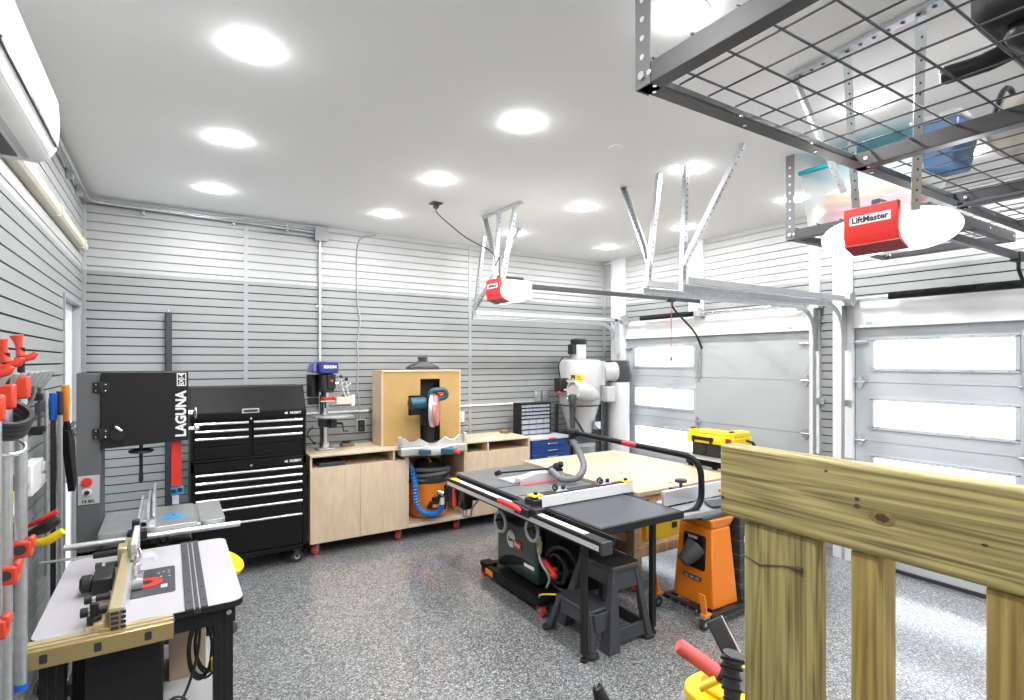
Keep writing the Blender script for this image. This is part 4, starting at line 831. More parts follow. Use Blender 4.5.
m = MB(); m.torus((KX, KY, 1.315), .258, .010, n=48); part('seam_ring', m, 'blackm', t)
m = MB(); m.lathe([(.165, 0), (.165, .03), (.255, .36)], (KX, KY, .95), n=48); part('cone', m, 'duct', t)
m = MB(); m.lathe([(.13, 0), (.155, .008), (.155, .028), (.13, .036)], (KX, KY, .925), n=40); part('collar', m, 'lgrey', t)
m = MB(); m.cyl((KX+.28, KY-.12, 1.755), (KX+.47, KY-.16, 1.755), .125, n=32); m.cyl((KX+.44, KY-.155, 1.755), (KX+.475, KY-.163, 1.755), .135, n=32); part('outlet_duct', m, 'duct', t, bv=.004)
m = MB(); m.tube(spl([(KX+.10, KY-.26, 1.43), (KX-.10, KY-.30, 1.48), (KX-.24, KY-.31, 1.51), (KX-.36, KY-.31, 1.53)], 6), [.03+.085*math.sin(min(1, i/8)*PI/2) for i in range(19)], 28); part('inlet', m, 'duct', t)
m = MB()
for k in range(7):
    a = k/7*2*PI; m.cyl((KX-.35, KY-.31+.11*math.cos(a), 1.53+.11*math.sin(a)), (KX-.40, KY-.32+.15*math.cos(a), 1.53+.15*math.sin(a)), .011)
m.torus((KX-.365, KY-.31, 1.53), .11, .014, (1, 0, 0), 28, 8); part('inlet_star', m, 'duct', t)
m = MB(); m.tube([(KX-.38, KY-.33, 1.46), (KX-.40, KY-.35, 1.40), (KX-.38, KY-.36, 1.33)], [.06, .055, .04], 18); part('inlet_branch', m, 'dgrey', t)
m = MB(); m.box(KX+.22, KX+.36, KY-.31, KY-.05, 1.36, 1.56); part('side_box', m, 'duct', t, bv=.01)
m = MB()
for k in range(6):
    a0, a1 = math.radians(206+6*k), math.radians(212+6*k); P = [(KX+r*math.cos(a), KY+r*math.sin(a)) for r, a in ((.279, a0), (.284, a0), (.284, a1), (.279, a1))]; m.prism(P, 'xy', 1.645, 1.725)
sg = part('warning_sign', m, 'inky', t)
m = MB(); P = [(KX+r*math.cos(math.radians(a)), KY+r*math.sin(math.radians(a))) for r, a in ((.283, 208), (.2865, 208), (.2865, 219), (.283, 219))]; m.prism(P, 'xy', 1.652, 1.718); part('sign_symbol', m, 'inkd', sg)
m = MB()
for k in range(3):
    P = [(KX+r*math.cos(math.radians(a)), KY+r*math.sin(math.radians(a))) for r, a in ((.283, 223), (.2865, 223), (.2865, 238-3*k), (.283, 238-3*k))]; m.prism(P, 'xy', 1.66+.02*k, 1.667+.02*k)
part('sign_lines', m, 'inkd', sg)
m = MB(); m.box(KX-.42, KX-.29, KY-.12, KY+.02, 1.50, 1.68); part('switch_box', m, 'black', t, bv=.012)
m = MB(); m.cyl((KX-.44, KY-.13, 1.48), (KX-.42, KY-.10, 1.50), .018); part('switch_knob', m, 'red', t)
m = MB(); m.tube(spl([(KX-.16, KY-.02, 2.0), (KX-.20, KY-.04, 1.955), (KX-.32, KY-.06, 1.95), (KX-.40, KY-.06, 1.85), (KX-.37, KY-.05, 1.68)]), .009); part('power_cord', m, 'black', t)
for (dx, dy) in ((-.24, -.16), (.24, -.16), (-.24, .2), (.24, .2)):
    m = MB(); m.box(KX+dx-.02, KX+dx+.02, KY+dy-.02, KY+dy+.02, 0, 1.32); part('leg', m, 'dsteel', t, bv=.002)
m = MB(); m.box(KX-.26, KX+.26, KY+.18, KY+.22, .9, .94); m.box(KX-.26, KX+.26, KY-.18, KY-.14, .86, .90); part('cross_brace', m, 'dsteel', t)
m = MB(); m.lathe([(.20, 0), (.21, .02), (.21, .73), (.215, .75), (.20, .78), (.14, .80)], (KX, KY, .03), n=40); part('waste_drum', m, 'chairg', t)
m = MB(); m.cyl((KX+.10, KY-.20, 1.02), (KX+.10, KY-.26, 1.05), .035); m.box(KX+.06, KX+.16, KY-.24, KY-.19, 1.0, 1.10); part('valve', m, 'galv', t, bv=.004)
m = MB(); m.tube([(KX-.34, KY-.28, .85), (KX-.36, KY-.26, 1.36)], .022); m.tube([(KX-.35, KY-.26, 1.25), (KX-.14, KY-.30, .93)], .017); part('support_post', m, 'dsteel', t)
t = thing('filter_canister', 'tall pale filter cylinder with black top next to the cyclone', 'dust filter', (5.27, 5.60, 0))
m = MB(); m.lathe([(.148, 0), (.148, 1.06)], (5.27, 5.60, .55), n=40); part('filter', m, 'filt', t)
m = MB(); m.lathe([(.15, 0), (.152, .29), (.12, .30)], (5.27, 5.60, 1.61), n=40); part('top_cap', m, 'dsteel', t)
m = MB(); m.lathe([(.12, 0), (.14, .03), (.148, .55)], (5.27, 5.60, .0), n=40); part('dust_bag', m, 'lgrey', t)
m = MB(); m.torus((5.27, 5.60, .56), .15, .010, n=40); part('band', m, 'steel', t)
# ================================================================ TABLE SAW
t = thing('table_saw', 'cabinet table saw with long side rail, black side table and aluminium fence', 'table saw', (2.7, 3.8, 0))
ZT = .84
m = MB(); m.box(2.45, 2.98, 3.52, 4.14, .12, .72); m.frustum((2.45, 2.98, 3.52, 4.14), .72, (2.40, 3.0, 3.46, 4.2), .80); cab = part('cabinet', m, 'green', t, bv=.025)
m = MB(); arc = [(3.55+.56*k/12, .60-.07*math.sin(PI*k/12)) for k in range(13)]; m.prism(arc + [(4.11, .70), (3.55, .70)], 'yz', 2.446, 2.452); part('angle_slot_cover', m, 'blackg', cab)
# badge: saw blade disc and red name plate
m = MB(); n_ = 44; pts = []
for k in range(n_*1):
    a = 2*PI*k/n_; r = .068 if k % 2 else .060; pts.append((3.90+r*math.cos(a), .40+r*math.sin(a)*1.1))
m.prism(pts, 'yz', 2.4435, 2.447); bd = part('saw_blade_badge', m, 'ink', cab)
m = MB(); m.box(2.4415, 2.4437, 3.74, 3.86, .345, .405, 0, ('X', 0)); part('badge_plate', m, 'inkr', bd)
text('Saw', .046, 'inkd', bd, (2.4425, 3.905, .395), '-X', bold=.002); text('Stop', .046, 'ink', bd, (2.4408, 3.80, .376), '-X', bold=.002)
m = MB(); m.box(2.446, 2.450, 3.56, 3.70, .235, .262); part('model_plate', m, 'ink', cab)
m = MB(); P = [(3.62+.40*math.cos(PI*k/16)*.0+.36*math.cos(PI*k/16)+.12, .12+.16*math.sin(PI*k/16)) for k in range(17)]; m.prism([p for p in P if 3.54 < p[0] < 4.12], 'yz', 2.4465, 2.451); part('lower_cover', m, 'blackg', cab)
m = MB(); m.prism([(3.44, .50), (3.52, .52), (3.50, .40), (3.45, .41)], 'yz', 2.438, 2.446); m.box(2.436, 2.439, 3.46, 3.50, .45, .48, 1); part('warning_tag', m, ['inky', 'inkd'], cab)
for nm, (a, b) in (('cast_table', (3.44, 4.06)), ('table_wing', (3.25, 3.43)), ('table_wing', (4.07, 4.66))):
    m = MB(); m.box(2.31, 3.10, a, b, ZT-.045, ZT); part(nm, m, 'ironD', t, bv=.003)
m = MB(); m.box(2.31, 3.10, 3.58, 3.60, ZT-.002, ZT+.0006); m.box(2.31, 3.10, 3.90, 3.92, ZT-.002, ZT+.0006); part('mitre_slot', m, 'blackm', t)
m = MB(); m.box(2.32, 3.06, 2.63, 3.24, ZT-.035, ZT); part('side_table', m, 'lam', t, bv=.002)
m = MB(); m.box(2.30, 2.32, 2.63, 3.24, ZT-.05, ZT-.002); m.box(3.06, 3.08, 2.63, 3.24, ZT-.05, ZT-.002); m.box(2.30, 3.08, 2.61, 2.63, ZT-.05, ZT-.002); part('side_table_edge', m, 'blackm', t, bv=.002)
m = MB(); m.box(2.14, 2.215, 2.42, 4.52, ZT-.075, ZT-.005); part('front_rail', m, 'blackm', t, bv=.004)
m = MB(); m.box(2.205, 2.30, 2.46, 4.60, ZT-.06, ZT-.04); m.box(2.285, 2.30, 2.46, 4.60, ZT-.06, ZT-.01); part('rail_angle', m, 'blackm', t, bv=.002)
m = MB(); m.box(2.1385, 2.1405, 2.44, 4.50, ZT-.062, ZT-.030); part('rail_stripe', m, 'alu', t)
m = MB(); m.box(2.16, 2.205, 2.60, 4.36, ZT-.0055, ZT-.004); part('scale_tape', m, 'ink', t)
m = MB(); m.box(2.135, 2.218, 2.405, 2.42, ZT-.08, ZT-.002); m.box(2.135, 2.218, 4.50, 4.515, ZT-.08, ZT-.002); part('rail_end_cap', m, 'dgrey', t, bv=.004)
m = MB(); m.box(2.15, 2.21, 4.38, 4.47, ZT-.006, ZT-.003); part('scale_label', m, 'inky', t)
m = MB(); m.box(3.10, 3.14, 3.0, 4.55, ZT-.06, ZT-.01); part('rear_rail', m, 'blackm', t, bv=.003)
for x, y in ((2.22, 2.67), (2.86, 2.70)):
    m = MB(); m.box(x-.018, x+.018, y-.018, y+.018, .05, ZT-.05); m.cyl((x, y, .02), (x, y, .05), .010); m.cyl((x, y, 0), (x, y, .02), .026); part('leg', m, 'blackm', t, bv=.002)
# fence across the table
m = MB(); m.box(2.24, 3.17, 3.20, 3.215, ZT+.004, ZT+.085); m.box(2.24, 3.17, 3.275, 3.29, ZT+.004, ZT+.085); fn = part('fence_face', m, 'wplastic', t, bv=.003)
m = MB(); m.box(2.22, 3.17, 3.215, 3.275, ZT+.006, ZT+.080); part('fence_tube', m, 'blackm', t, bv=.003)
m = MB(); m.box(2.22, 3.16, 3.222, 3.268, ZT+.080, ZT+.092); part('fence_track', m, 'black', t, bv=.002)
for a, b in ((2.20, 2.29), (3.09, 3.17)):
    m = MB(); m.box(a, b, 3.20, 3.29, ZT+.082, ZT+.094); m.cyl(((a+b)/2, 3.245, ZT+.094), ((a+b)/2, 3.245, ZT+.112), .016, m=1); part('fence_end_clip', m, ['inky', 'black'], t, bv=.003)
m = MB(); m.box(2.14, 2.235, 3.10, 3.40, ZT-.003, ZT+.03); m.box(2.12, 2.15, 3.16, 3.34, ZT-.04, ZT+.02); m.box(2.19, 2.26, 3.18, 3.31, ZT+.0, ZT+.07); part('fence_head', m, 'black', t, bv=.006)
m = MB(); m.tube([(2.125, 3.25, ZT-.01), (2.09, 3.32, ZT+.02), (2.06, 3.45, ZT+.035)], [.018, .022, .022], 12); part('lock_lever', m, 'red', t)
for x in (2.46, 2.90):
    m = MB(); m.box(x-.05, x+.06, 3.225, 3.265, ZT+.092, ZT+.104, 1); m.cyl((x-.03, 3.245, ZT+.10), (x-.03, 3.245, ZT+.135), .015); m.cyl((x+.035, 3.245, ZT+.10), (x+.035, 3.245, ZT+.13), .015); m.torus((x, 3.30, ZT+.11), .020, .008, (0, 1, 0), 16, 6); m.box(x-.02, x+.025, 3.25, 3.33, ZT+.098, ZT+.115, 1); m.sph((x-.06, 3.22, ZT+.115), .014, 10); m.torus((x+.02, 3.33, ZT+.105), .017, .006, (0, 0, 1), 14, 6)
    part('stock_guide', m, ['black', 'alu'], t, bv=.002)
# handwheels, switch
for (y, x, z, r) in ((3.93, 2.36, .55, .082), (3.46, 2.36, .60, .08)):
    m = MB(); m.torus((x, y, z), r, .013, (1, 0, 0), 32, 8, sq=1); rim = part('handwheel', m, 'lgrey', t)
    m = MB(); m.cyl((x, y, z), (2.46, y, z), .014); m.cyl((x-.01, y, z), (x+.02, y, z), .026); m.lathe([(.078, 0), (.078, .006)], (x, y, z), (1, 0, 0)); m.cyl((x-.005, y-.04, z+.03), (x-.07, y-.04, z+.03), .011); part('wheel_disc', m, 'black', rim)
m = MB(); m.box(2.24, 2.33, 4.36, 4.56, .56, .76); m.box(2.28, 2.42, 4.40, 4.52, .62, .80); m.cyl((2.24, 4.42, .60), (2.22, 4.42, .60), .03); part('switch_box', m, 'black', t, bv=.01)
m = MB(); m.box(2.215, 2.24, 4.50, 4.56, .55, .77); part('stop_paddle', m, 'red', t, bv=.015)
m = MB(); m.tube(spl([(2.28, 4.45, .56), (2.26, 4.42, .50), (2.30, 4.36, .50), (2.30, 4.32, .58), (2.36, 4.3, .66)]), .009); m.torus((2.27, 4.42, .525), .04, .008, (1, 0, 0), 20, 6); part('switch_cable', m, 'chairg', t)
# motor cover and dust hose bundle below the side table
m = MB(); m.box(2.50, 2.92, 3.30, 3.52, .28, .70); part('motor_cover', m, 'blackg', t, bv=.04)
m = MB(); m.tube(spl([(2.42, 3.44, .55), (2.38, 3.38, .40), (2.42, 3.32, .28), (2.46, 3.40, .16)]), .010); part('saw_cable', m, 'lgrey', t)
m = MB(); m.cyl((2.44, 3.26, .35), (2.38, 3.24, .33), .018); m.tube([(2.44, 3.42, .36), (2.42, 3.34, .36)], [.03, .03], 14); m.tube([(2.42, 3.36, .38), (2.39, 3.20, .32)], [.022, .018], 12); part('red_handle', m, 'red', t)
m = MB(); m.torus((2.47, 3.28, .34), .10, .016, (1, 0, 0), 28, 8); m.torus((2.50, 3.26, .34), .16, .02, (1, .2, 0), 28, 8); part('elevation_wheel', m, 'black', t)
# mobile base
m = MB(); m.box(2.36, 3.02, 3.38, 4.26, .05, .10); m.box(2.34, 2.38, 3.34, 4.22, .04, .12); m.box(3.0, 3.04, 3.34, 4.22, .04, .12); m.box(2.34, 2.44, 4.12, 4.25, .09, .13); m.box(2.30, 2.40, 3.28, 3.42, .09, .13); part('mobile_base', m, 'blackg', t, bv=.004)
for (x, y) in ((2.37, 4.22), (2.35, 3.32), (3.04, 4.22), (3.04, 3.32)):
    m = MB(); m.cyl((x-.015, y, .045), (x+.015, y, .045), .045, n=24); m.cyl((x-.018, y, .045), (x+.018, y, .045), .018, m=1); part('base_wheel', m, ['redwheel', 'steel'], t)
m = MB(); m.box(2.333, 2.338, 4.02, 4.14, .055, .10); part('base_label', m, 'orangeb', t)
m = MB(); m.tube(spl([(2.36, 3.36, .10), (2.33, 3.30, .17), (2.40, 3.18, .20), (2.48, 3.12, .22)]), .007); part('yellow_cord', m, 'yellow', t)
# blade guard
m = MB(); m.box(2.56, 2.98, 3.86, 3.96, ZT, ZT+.004); part('red_insert', m, 'red', t)
m = MB(); m.prism([(2.52, ZT+.006), (3.0, ZT+.006), (2.98, ZT+.07), (2.70, ZT+.085), (2.53, ZT+.05)], 'xz', 3.87, 3.875); m.prism([(2.52, ZT+.006), (3.0, ZT+.006), (2.98, ZT+.07), (2.70, ZT+.085), (2.53, ZT+.05)], 'xz', 3.965, 3.97); m.prism([(2.53, ZT+.05), (2.70, ZT+.085), (2.98, ZT+.07), (2.98, ZT+.074), (2.70, ZT+.089), (2.53, ZT+.054)], 'xz', 3.87, 3.97); m.hexa([(2.50, 3.97, ZT+.006), (2.9, 3.97, ZT+.006), (2.88, 4.20, ZT+.006), (2.50, 4.20, ZT+.006), (2.50, 3.97, ZT+.012), (2.9, 3.97, ZT+.045), (2.88, 4.20, ZT+.012), (2.50, 4.20, ZT+.010)])
part('blade_guard', m, 'clear', t)
m = MB(); m.bar((2.46, 4.14, ZT+.07), (2.96, 3.93, ZT+.10), .016, .014); m.cyl((2.45, 4.16, ZT+.06), (2.47, 4.12, ZT+.08), .022); m.box(2.92, 2.99, 3.89, 3.94, ZT, ZT+.10); m.tube([(2.86, 3.94, ZT+.08), (2.99, 3.92, ZT+.13)], .03); m.sph((2.94, 3.92, ZT+.11), .04, 14); m.cyl((2.96, 3.88, ZT+.15), (2.98, 3.90, ZT+.12), .02); part('guard_arm', m, 'blackm', t, bv=.003)
# overarm pipe
P1 = [(3.02, 2.70, ZT-.065), (3.36, 2.68, ZT-.04), (3.37, 2.70, 1.17), (3.24, 3.3, 1.21), (3.12, 3.92, 1.25)]
m = MB(); m.tube(fil(P1, .14, 10), .023, 14); part('overarm_pipe', m, 'blackg', t)
m = MB(); p, q = Vector((3.24, 3.3, 1.21)), Vector((3.12, 3.92, 1.25)); d = (q-p); m.cyl(p-d*.10, p+d*.12, .0245, n=16); part('pipe_label', m, 'redd', t)
m = MB(); m.cyl((3.13, 3.86, 1.246), (3.12, 3.97, 1.252), .034); m.cyl((3.12, 3.92, 1.25), (3.12, 3.94, 1.14), .03); part('pipe_elbow', m, 'blackm', t)
hp = spl([(3.12, 3.93, 1.18), (3.12, 3.82, 1.08), (3.08, 3.71, .97), (2.98, 3.68, .892), (2.86, 3.74, .885), (2.84, 3.87, .94)], 10)
m = MB(); m.tube(hp, [.026 if i % 2 else .031 for i in range(len(hp))], 14); part('guard_hose', m, 'hose', t)

# ================================================================ STEP STOOL
t = thing('step_stool', 'black plastic two step stool under the table saw side table', 'step stool', (2.55, 2.9, 0))
SZ = .52
m = MB(); m.prism(rrect(2.50, 2.76, 2.71, 3.09, .04), 'xy', SZ-.04, SZ); part('top_step', m, 'dgrey', t, bv=.01)
m = MB(); m.prism(rrect(2.505, 2.755, 2.715, 3.085, .04), 'xy', SZ, SZ+.0015); part('top_tread', m, 'rubber', t)
m = MB(); m.prism(rrect(2.31, 2.54, 2.73, 3.07, .035), 'xy', .235, .265); part('lower_step', m, 'dgrey', t, bv=.01)
def leg(b, tp, z0=0, z1=.49, w0=.055, w1=.04, nm='leg'):
    m = MB(); m.frustum((b[0]-w0/2, b[0]+w0/2, b[1]-w0/2, b[1]+w0/2), z0, (tp[0]-w1/2, tp[0]+w1/2, tp[1]-w1/2, tp[1]+w1/2), z1); part(nm, m, 'dgrey', t, bv=.006)
for s, yb, yt in ((1, 2.675, 2.74), (-1, 3.145, 3.06)):
    leg((2.79, yb), (2.735, yt)); leg((2.44, yb), (2.53, yt), w0=.10)
    def yy(z): return yb+(yt-yb)*z/.49
    def panel(P, nm):   # thin leaning panel in the side frame: P = (x0 bottom, x1 bottom, z bottom, x0 top, x1 top, z top)
        x0, x1, za, x2, x3, zb = P; k = .011; m = MB(); A, B = yy(za), yy(zb)
        m.hexa([(x0, A-k, za), (x1, A-k, za), (x1, A+k, za), (x0, A+k, za), (x2, B-k, zb), (x3, B-k, zb), (x3, B+k, zb), (x2, B+k, zb)]); part(nm, m, 'dgrey', t, bv=.004)
    panel((2.42, 2.80, .03, 2.44, 2.78, .12), 'bottom_rail'); panel((2.49, 2.755, .36, 2.51, 2.75, .49), 'side_apron')
    leg((2.29, yb+s*.01), (2.34, yt+s*.0), 0, .25, .05, .045); panel((2.33, 2.50, .14, 2.33, 2.52, .25), 'step_side')
    for x in (2.79, 2.44, 2.29):
        m = MB(); m.prism(rrect(x-.045, x+.045, yb-.035, yb+.035, .03), 'xy', 0, .028); part('foot', m, 'rubber', t, bv=.006)
for nm, q in (('top_front_apron', (2.505, 2.525, 2.75, 3.05, .38, .49)), ('top_rear_apron', (2.73, 2.75, 2.75, 3.05, .38, .49)), ('step_front_apron', (2.32, 2.34, 2.75, 3.05, .15, .24)), ('rear_rail', (2.78, 2.80, 2.70, 3.12, .03, .11))):
    m = MB(); m.box(*q); part(nm, m, 'dgrey', t, bv=.004)

# ================================================================ WORKBENCH
t = thing('workbench', 'large plywood topped workbench behind the table saw', 'workbench', (3.8, 4.1, 0))
WX0, WX1, WY0, WY1 = 3.19, 4.50, 3.17, 4.85
m = MB(); m.box(WX0, WX1, WY0, WY1, .80, .838); part('top', m, 'bench', t, bv=.002)
m = MB(); m.box(WX0+.03, WX1-.03, WY0+.03, WY0+.07, .70, .80); m.box(WX0+.03, WX1-.03, WY1-.07, WY1-.03, .70, .80); m.box(WX0+.03, WX0+.07, WY0+.07, WY1-.07, .70, .80); m.box(WX1-.07, WX1-.03, WY0+.07, WY1-.07, .70, .80); part('apron', m, 'fir', t, bv=.002)
for (x, y) in ((WX0+.06, WY0+.10), (WX1-.10, WY0+.10), (WX0+.06, WY1-.10), (WX1-.10, WY1-.10)):
    m = MB(); m.box(x-.045, x+.045, y-.045, y+.045, .12, .80); m.box(x-.045, x-.008, y-.05, y-.045, .12, .70); part('leg', m, 'fir', t, bv=.003); caster(t, x, y, .12, .045)
m = MB(); m.box(WX0+.05, WX1-.07, WY0+.06, WY1-.06, .36, .38); m.box(WX0+.04, WX1-.06, WY0+.04, WY0+.08, .29, .37, 1); m.box(WX0+.04, WX0+.08, WY0+.08, WY1-.08, .29, .37, 1); part('lower_shelf', m, ['bench', 'fir'], t, bv=.002)
t = thing('yellow_tool_box', 'yellow tool box sitting on the lower shelf of the workbench', 'tool box', (3.55, 3.36, .38)); m = MB(); m.box(3.40, 3.84, 3.27, 3.52, .381, .55); part('body', m, 'yellow', t, bv=.008)
m = MB(); m.box(3.40, 3.84, 3.268, 3.522, .551, .585); part('lid', m, 'yellowd', t, bv=.008)
m = MB(); m.box(3.70, 3.76, 3.262, 3.268, .45, .5); part('latch', m, 'black', t)
m = MB(); m.box(3.30, 3.72, 3.58, 3.95, .381, .46); solo('white_box', m, 'wplastic', 'flat white box on the workbench shelf behind the yellow tool box', 'box', (3.5, 3.75, .381), bv=.01)
m = MB(); m.sph((3.6, 4.25, .10), (.22, .26, .10), 20); solo('white_sack', m, 'creamw', 'slumped pale sack on the floor beneath the workbench shelf', 'sack', (3.6, 4.25, 0))

# ================================================================ JOINTER
JX, JY = 3.52, 2.74
t = thing('jointer', 'orange based jointer with silver cast beds beyond the saw side table', 'jointer', (JX, JY, 0))
m = MB(); m.frustum((3.33, 3.62, 2.56, 2.93), .09, (3.37, 3.58, 2.60, 2.90), .66); m.frustum((3.37, 3.58, 2.60, 2.90), .66, (3.34, 3.62, 2.58, 2.92), .735); stand = part('stand', m, 'orange', t, bv=.012)
m = MB(); m.hexa([(3.335, 2.64, .34), (3.40, 2.64, .34), (3.40, 2.86, .34), (3.335, 2.86, .34), (3.352, 2.645, .60), (3.40, 2.645, .60), (3.40, 2.855, .60), (3.352, 2.855, .60)]); part('port_plate', m, 'blackg', stand, bv=.02)
m = MB(); m.tube([(3.36, 2.73, .50), (3.31, 2.74, .46), (3.25, 2.765, .41)], [.085, .07, .05], 20); m.cyl((3.25, 2.765, .41), (3.245, 2.767, .406), .046, n=20); part('dust_port', m, 'dgrey', stand)
text('RIDGID', .026, 'ink', stand, (3.343, 2.75, .575), (PI/2-.05, 0, -PI/2), bold=.001)
m = MB(); m.box(3.330, 3.345, 2.67, 2.83, .265, .292); pt = part('port_label', m, 'dgrey', stand)
for dy in (-.05, .0, .05):
    m = MB(); m.box(3.328, 3.331, 2.75+dy-.018, 2.75+dy+.018, .270, .287); part('icon', m, 'chairg', pt)
m = MB(); m.box(3.24, 3.28, 2.50, 3.0, .075, .105); m.box(4.12, 4.16, 2.50, 3.0, .075, .105); m.box(3.28, 4.12, 2.50, 2.54, .06, .10); m.box(3.28, 4.12, 2.92, 2.96, .06, .10); part('mobile_frame', m, 'black', t, bv=.003)
for k in range(6):
    m = MB(); m.cyl((3.237, 2.55+.08*k, .09), (3.241, 2.55+.08*k, .09), .008); part('frame_bolt', m, 'steel', t)
for y in (2.53, 2.97):
    m = MB(); m.cyl((3.20, y-.012, .042), (3.20, y+.012, .042), .042, n=24); m.cyl((3.20, y-.014, .042), (3.20, y+.014, .042), .016, m=1); m.box(3.17, 3.25, y-.02, y+.02, .085, .10, 1); part('caster', m, ['rubber', 'galv'], t)
    m = MB(); m.hexa([(3.19, y-.022, .105), (3.21, y-.022, .105), (3.21, y+.022, .105), (3.19, y+.022, .105), (3.165, y-.026, .26), (3.175, y-.026, .26), (3.175, y+.026, .26), (3.165, y+.026, .26)]); m.box(3.18, 3.25, y-.024, y+.024, .10, .115); part('brake_pedal', m, 'orangeb', t, bv=.003)
m = MB(); m.prism([(3.02, .80), (3.52, .80), (3.52, .755), (3.40, .745), (3.05, .78)], 'xz', 2.62, 2.84); part('infeed_bed', m, 'iron', t, bv=.003)
m = MB(); m.prism([(3.56, .803), (4.5, .803), (4.48, .78), (4.0, .745), (3.56, .745)], 'xz', 2.62, 2.84); part('outfeed_bed', m, 'iron', t, bv=.003)
m = MB(); m.box(3.28, 3.75, 2.60, 2.88, .735, .76); part('bed_casting', m, 'dsteel', t, bv=.006)
m = MB(); m.box(3.14, 4.15, 2.85, 2.875, .805, .92); m.box(3.14, 4.15, 2.875, 2.93, .81, .83); part('fence', m, 'alu', t, bv=.004)
m = MB(); m.box(3.35, 3.44, 2.885, 2.99, .74, .90); m.cyl((3.42, 2.93, .90), (3.42, 2.93, .95), .012); m.lathe([(.045, 0), (.048, .008), (.045, .022), (.02, .028)], (3.42, 2.93, .945)); part('fence_lock', m, 'dsteel', t)
m = MB(); m.prism([(3.42, 2.64), (3.60, 2.56), (3.70, 2.60), (3.66, 2.74), (3.50, 2.78)], 'xy', .806, .822); part('cutter_guard', m, 'dsteel', t, bv=.004)
m = MB(); m.box(3.78, 3.92, 2.835, 2.85, .835, .86); part('guard_tab', m, 'orangeb', t)
t = thing('grey_tool_trunk', 'dark grey ribbed tool trunk tucked behind the orange jointer stand', 'tool trunk', (4.0, 2.74, .1))
m = MB(); m.box(3.66, 4.08, 2.57, 2.90, .101, .72)
for k in range(5): m.box(3.652, 4.085, 2.565, 2.905, .16+.11*k, .21+.11*k)
part('body', m, 'dgrey', t, bv=.006)
m = MB(); m.box(3.648, 3.652, 2.70, 2.80, .52, .57); m.box(3.70, 3.80, 2.561, 2.565, .52, .57); part('label', m, 'ink', t)

# ================================================================ THICKNESS PLANER
t = thing('thickness_planer', 'yellow and black thickness planer beyond the far corner of the workbench', 'planer', (4.78, 3.55, .88))
m = MB(); m.box(4.58, 4.84, 3.24, 3.82, .885, .93); part('base', m, 'dsteel', t, bv=.01)
m = MB(); m.box(4.60, 4.82, 3.30, 3.79, .93, 1.08); m.cyl((4.59, 3.66, 1.0), (4.60, 3.66, 1.0), .05); part('lower_housing', m, 'black', t, bv=.03)
m = MB(); m.box(4.56, 4.86, 3.28, 3.83, 1.07, 1.16); m.box(4.60, 4.82, 3.30, 3.80, 1.16, 1.19); m.box(4.58, 4.84, 3.28, 3.42, 1.15, 1.21); part('housing', m, 'yellow', t, bv=.015)
for y in (3.32, 3.78):
    m = MB(); m.box(4.57, 4.63, y-.03, y+.03, 1.15, 1.205); part('corner_post', m, 'yellow', t, bv=.006)
    m = MB(); m.box(4.572, 4.628, y-.02, y+.02, 1.205, 1.22); part('corner_cap', m, 'black', t, bv=.004)
m = MB(); m.box(4.548, 4.56, 3.50, 3.76, 1.10, 1.135); m.box(4.543, 4.55, 3.51, 3.54, 1.07, 1.14); m.box(4.543, 4.55, 3.72, 3.75, 1.07, 1.14); part('scale', m, 'blackm', t, bv=.003)
m = MB(); m.box(4.552, 4.56, 3.30, 3.36, 1.09, 1.15); part('power_switch', m, 'redd', t, bv=.003)
m = MB(); m.box(4.595, 4.601, 3.29, 3.33, .96, 1.06); m.lathe([(.042, 0), (.042, .012), (.02, .016)], (4.585, 3.36, .985), (-1, 0, 0), n=24); part('height_crank', m, 'lgrey', t)
m = MB(); m.cyl((4.72, 3.245, 1.13), (4.72, 3.18, 1.12), .013); m.tube([(4.72, 3.18, 1.12), (4.76, 3.17, 1.05)], .015); part('lever', m, 'black', t)
m = MB(); m.box(4.84, 5.0, 3.28, 3.78, .935, .943); part('outfeed_table', m, 'alu', t)
m = MB(); m.box(4.42, 4.58, 3.28, 3.78, .935, .943); part('infeed_table', m, 'alu', t)
t = thing('planer_stand', 'black steel stand under the yellow planer, mostly hidden by the workbench', 'stand', (4.78, 3.55, 0))
m = MB(); m.box(4.56, 5.0, 3.22, 3.84, .845, .885); part('top_plate', m, 'blackm', t, bv=.003)
for (x, y) in ((4.59, 3.26), (4.97, 3.26), (4.59, 3.80), (4.97, 3.80)):
    m = MB(); m.box(x-.02, x+.02, y-.02, y+.02, 0, .845); part('leg', m, 'blackm', t)
m = MB(); m.box(4.58, 4.98, 3.25, 3.81, .22, .24); part('lower_shelf', m, 'blackm', t)

# ================================================================ ROUTER TABLE
RX0, RX1, RY0, RY1, RZ = -.42, .268, 2.53, 3.47, .905
t = thing('router_table', 'router table with pale laminate top, gold fence rail and black legs', 'router table', (-.07, 3.0, 0))
m = MB(); m.prism(rrect(RX0, RX1, RY0, RY1, .05, 6), 'xy', RZ-.028, RZ-.002); part('table_core', m, 'blackm', t, bv=.002)
m = MB(); m.prism(rrect(RX0+.001, RX1-.001, RY0+.001, RY1-.001, .05, 6), 'xy', RZ-.002, RZ); part('table_top', m, 'tabletop', t)
m = MB(); m.prism(rrect(-.155, .025, 2.77, 3.12, .012), 'xy', RZ, RZ+.002); pt = part('router_plate', m, 'dgrey', t)
m = MB(); m.cyl((-.085, 2.93, RZ+.002), (-.085, 2.93, RZ+.006), .062, n=36); part('insert_ring', m, 'red', pt)
m = MB(); m.cyl((-.085, 2.93, RZ+.006), (-.085, 2.93, RZ+.0065), .025, n=24); part('bit_opening', m, 'black', pt)
m = MB(); m.box(-.03, -.005, 2.84, 2.88, RZ+.002, RZ+.0026)
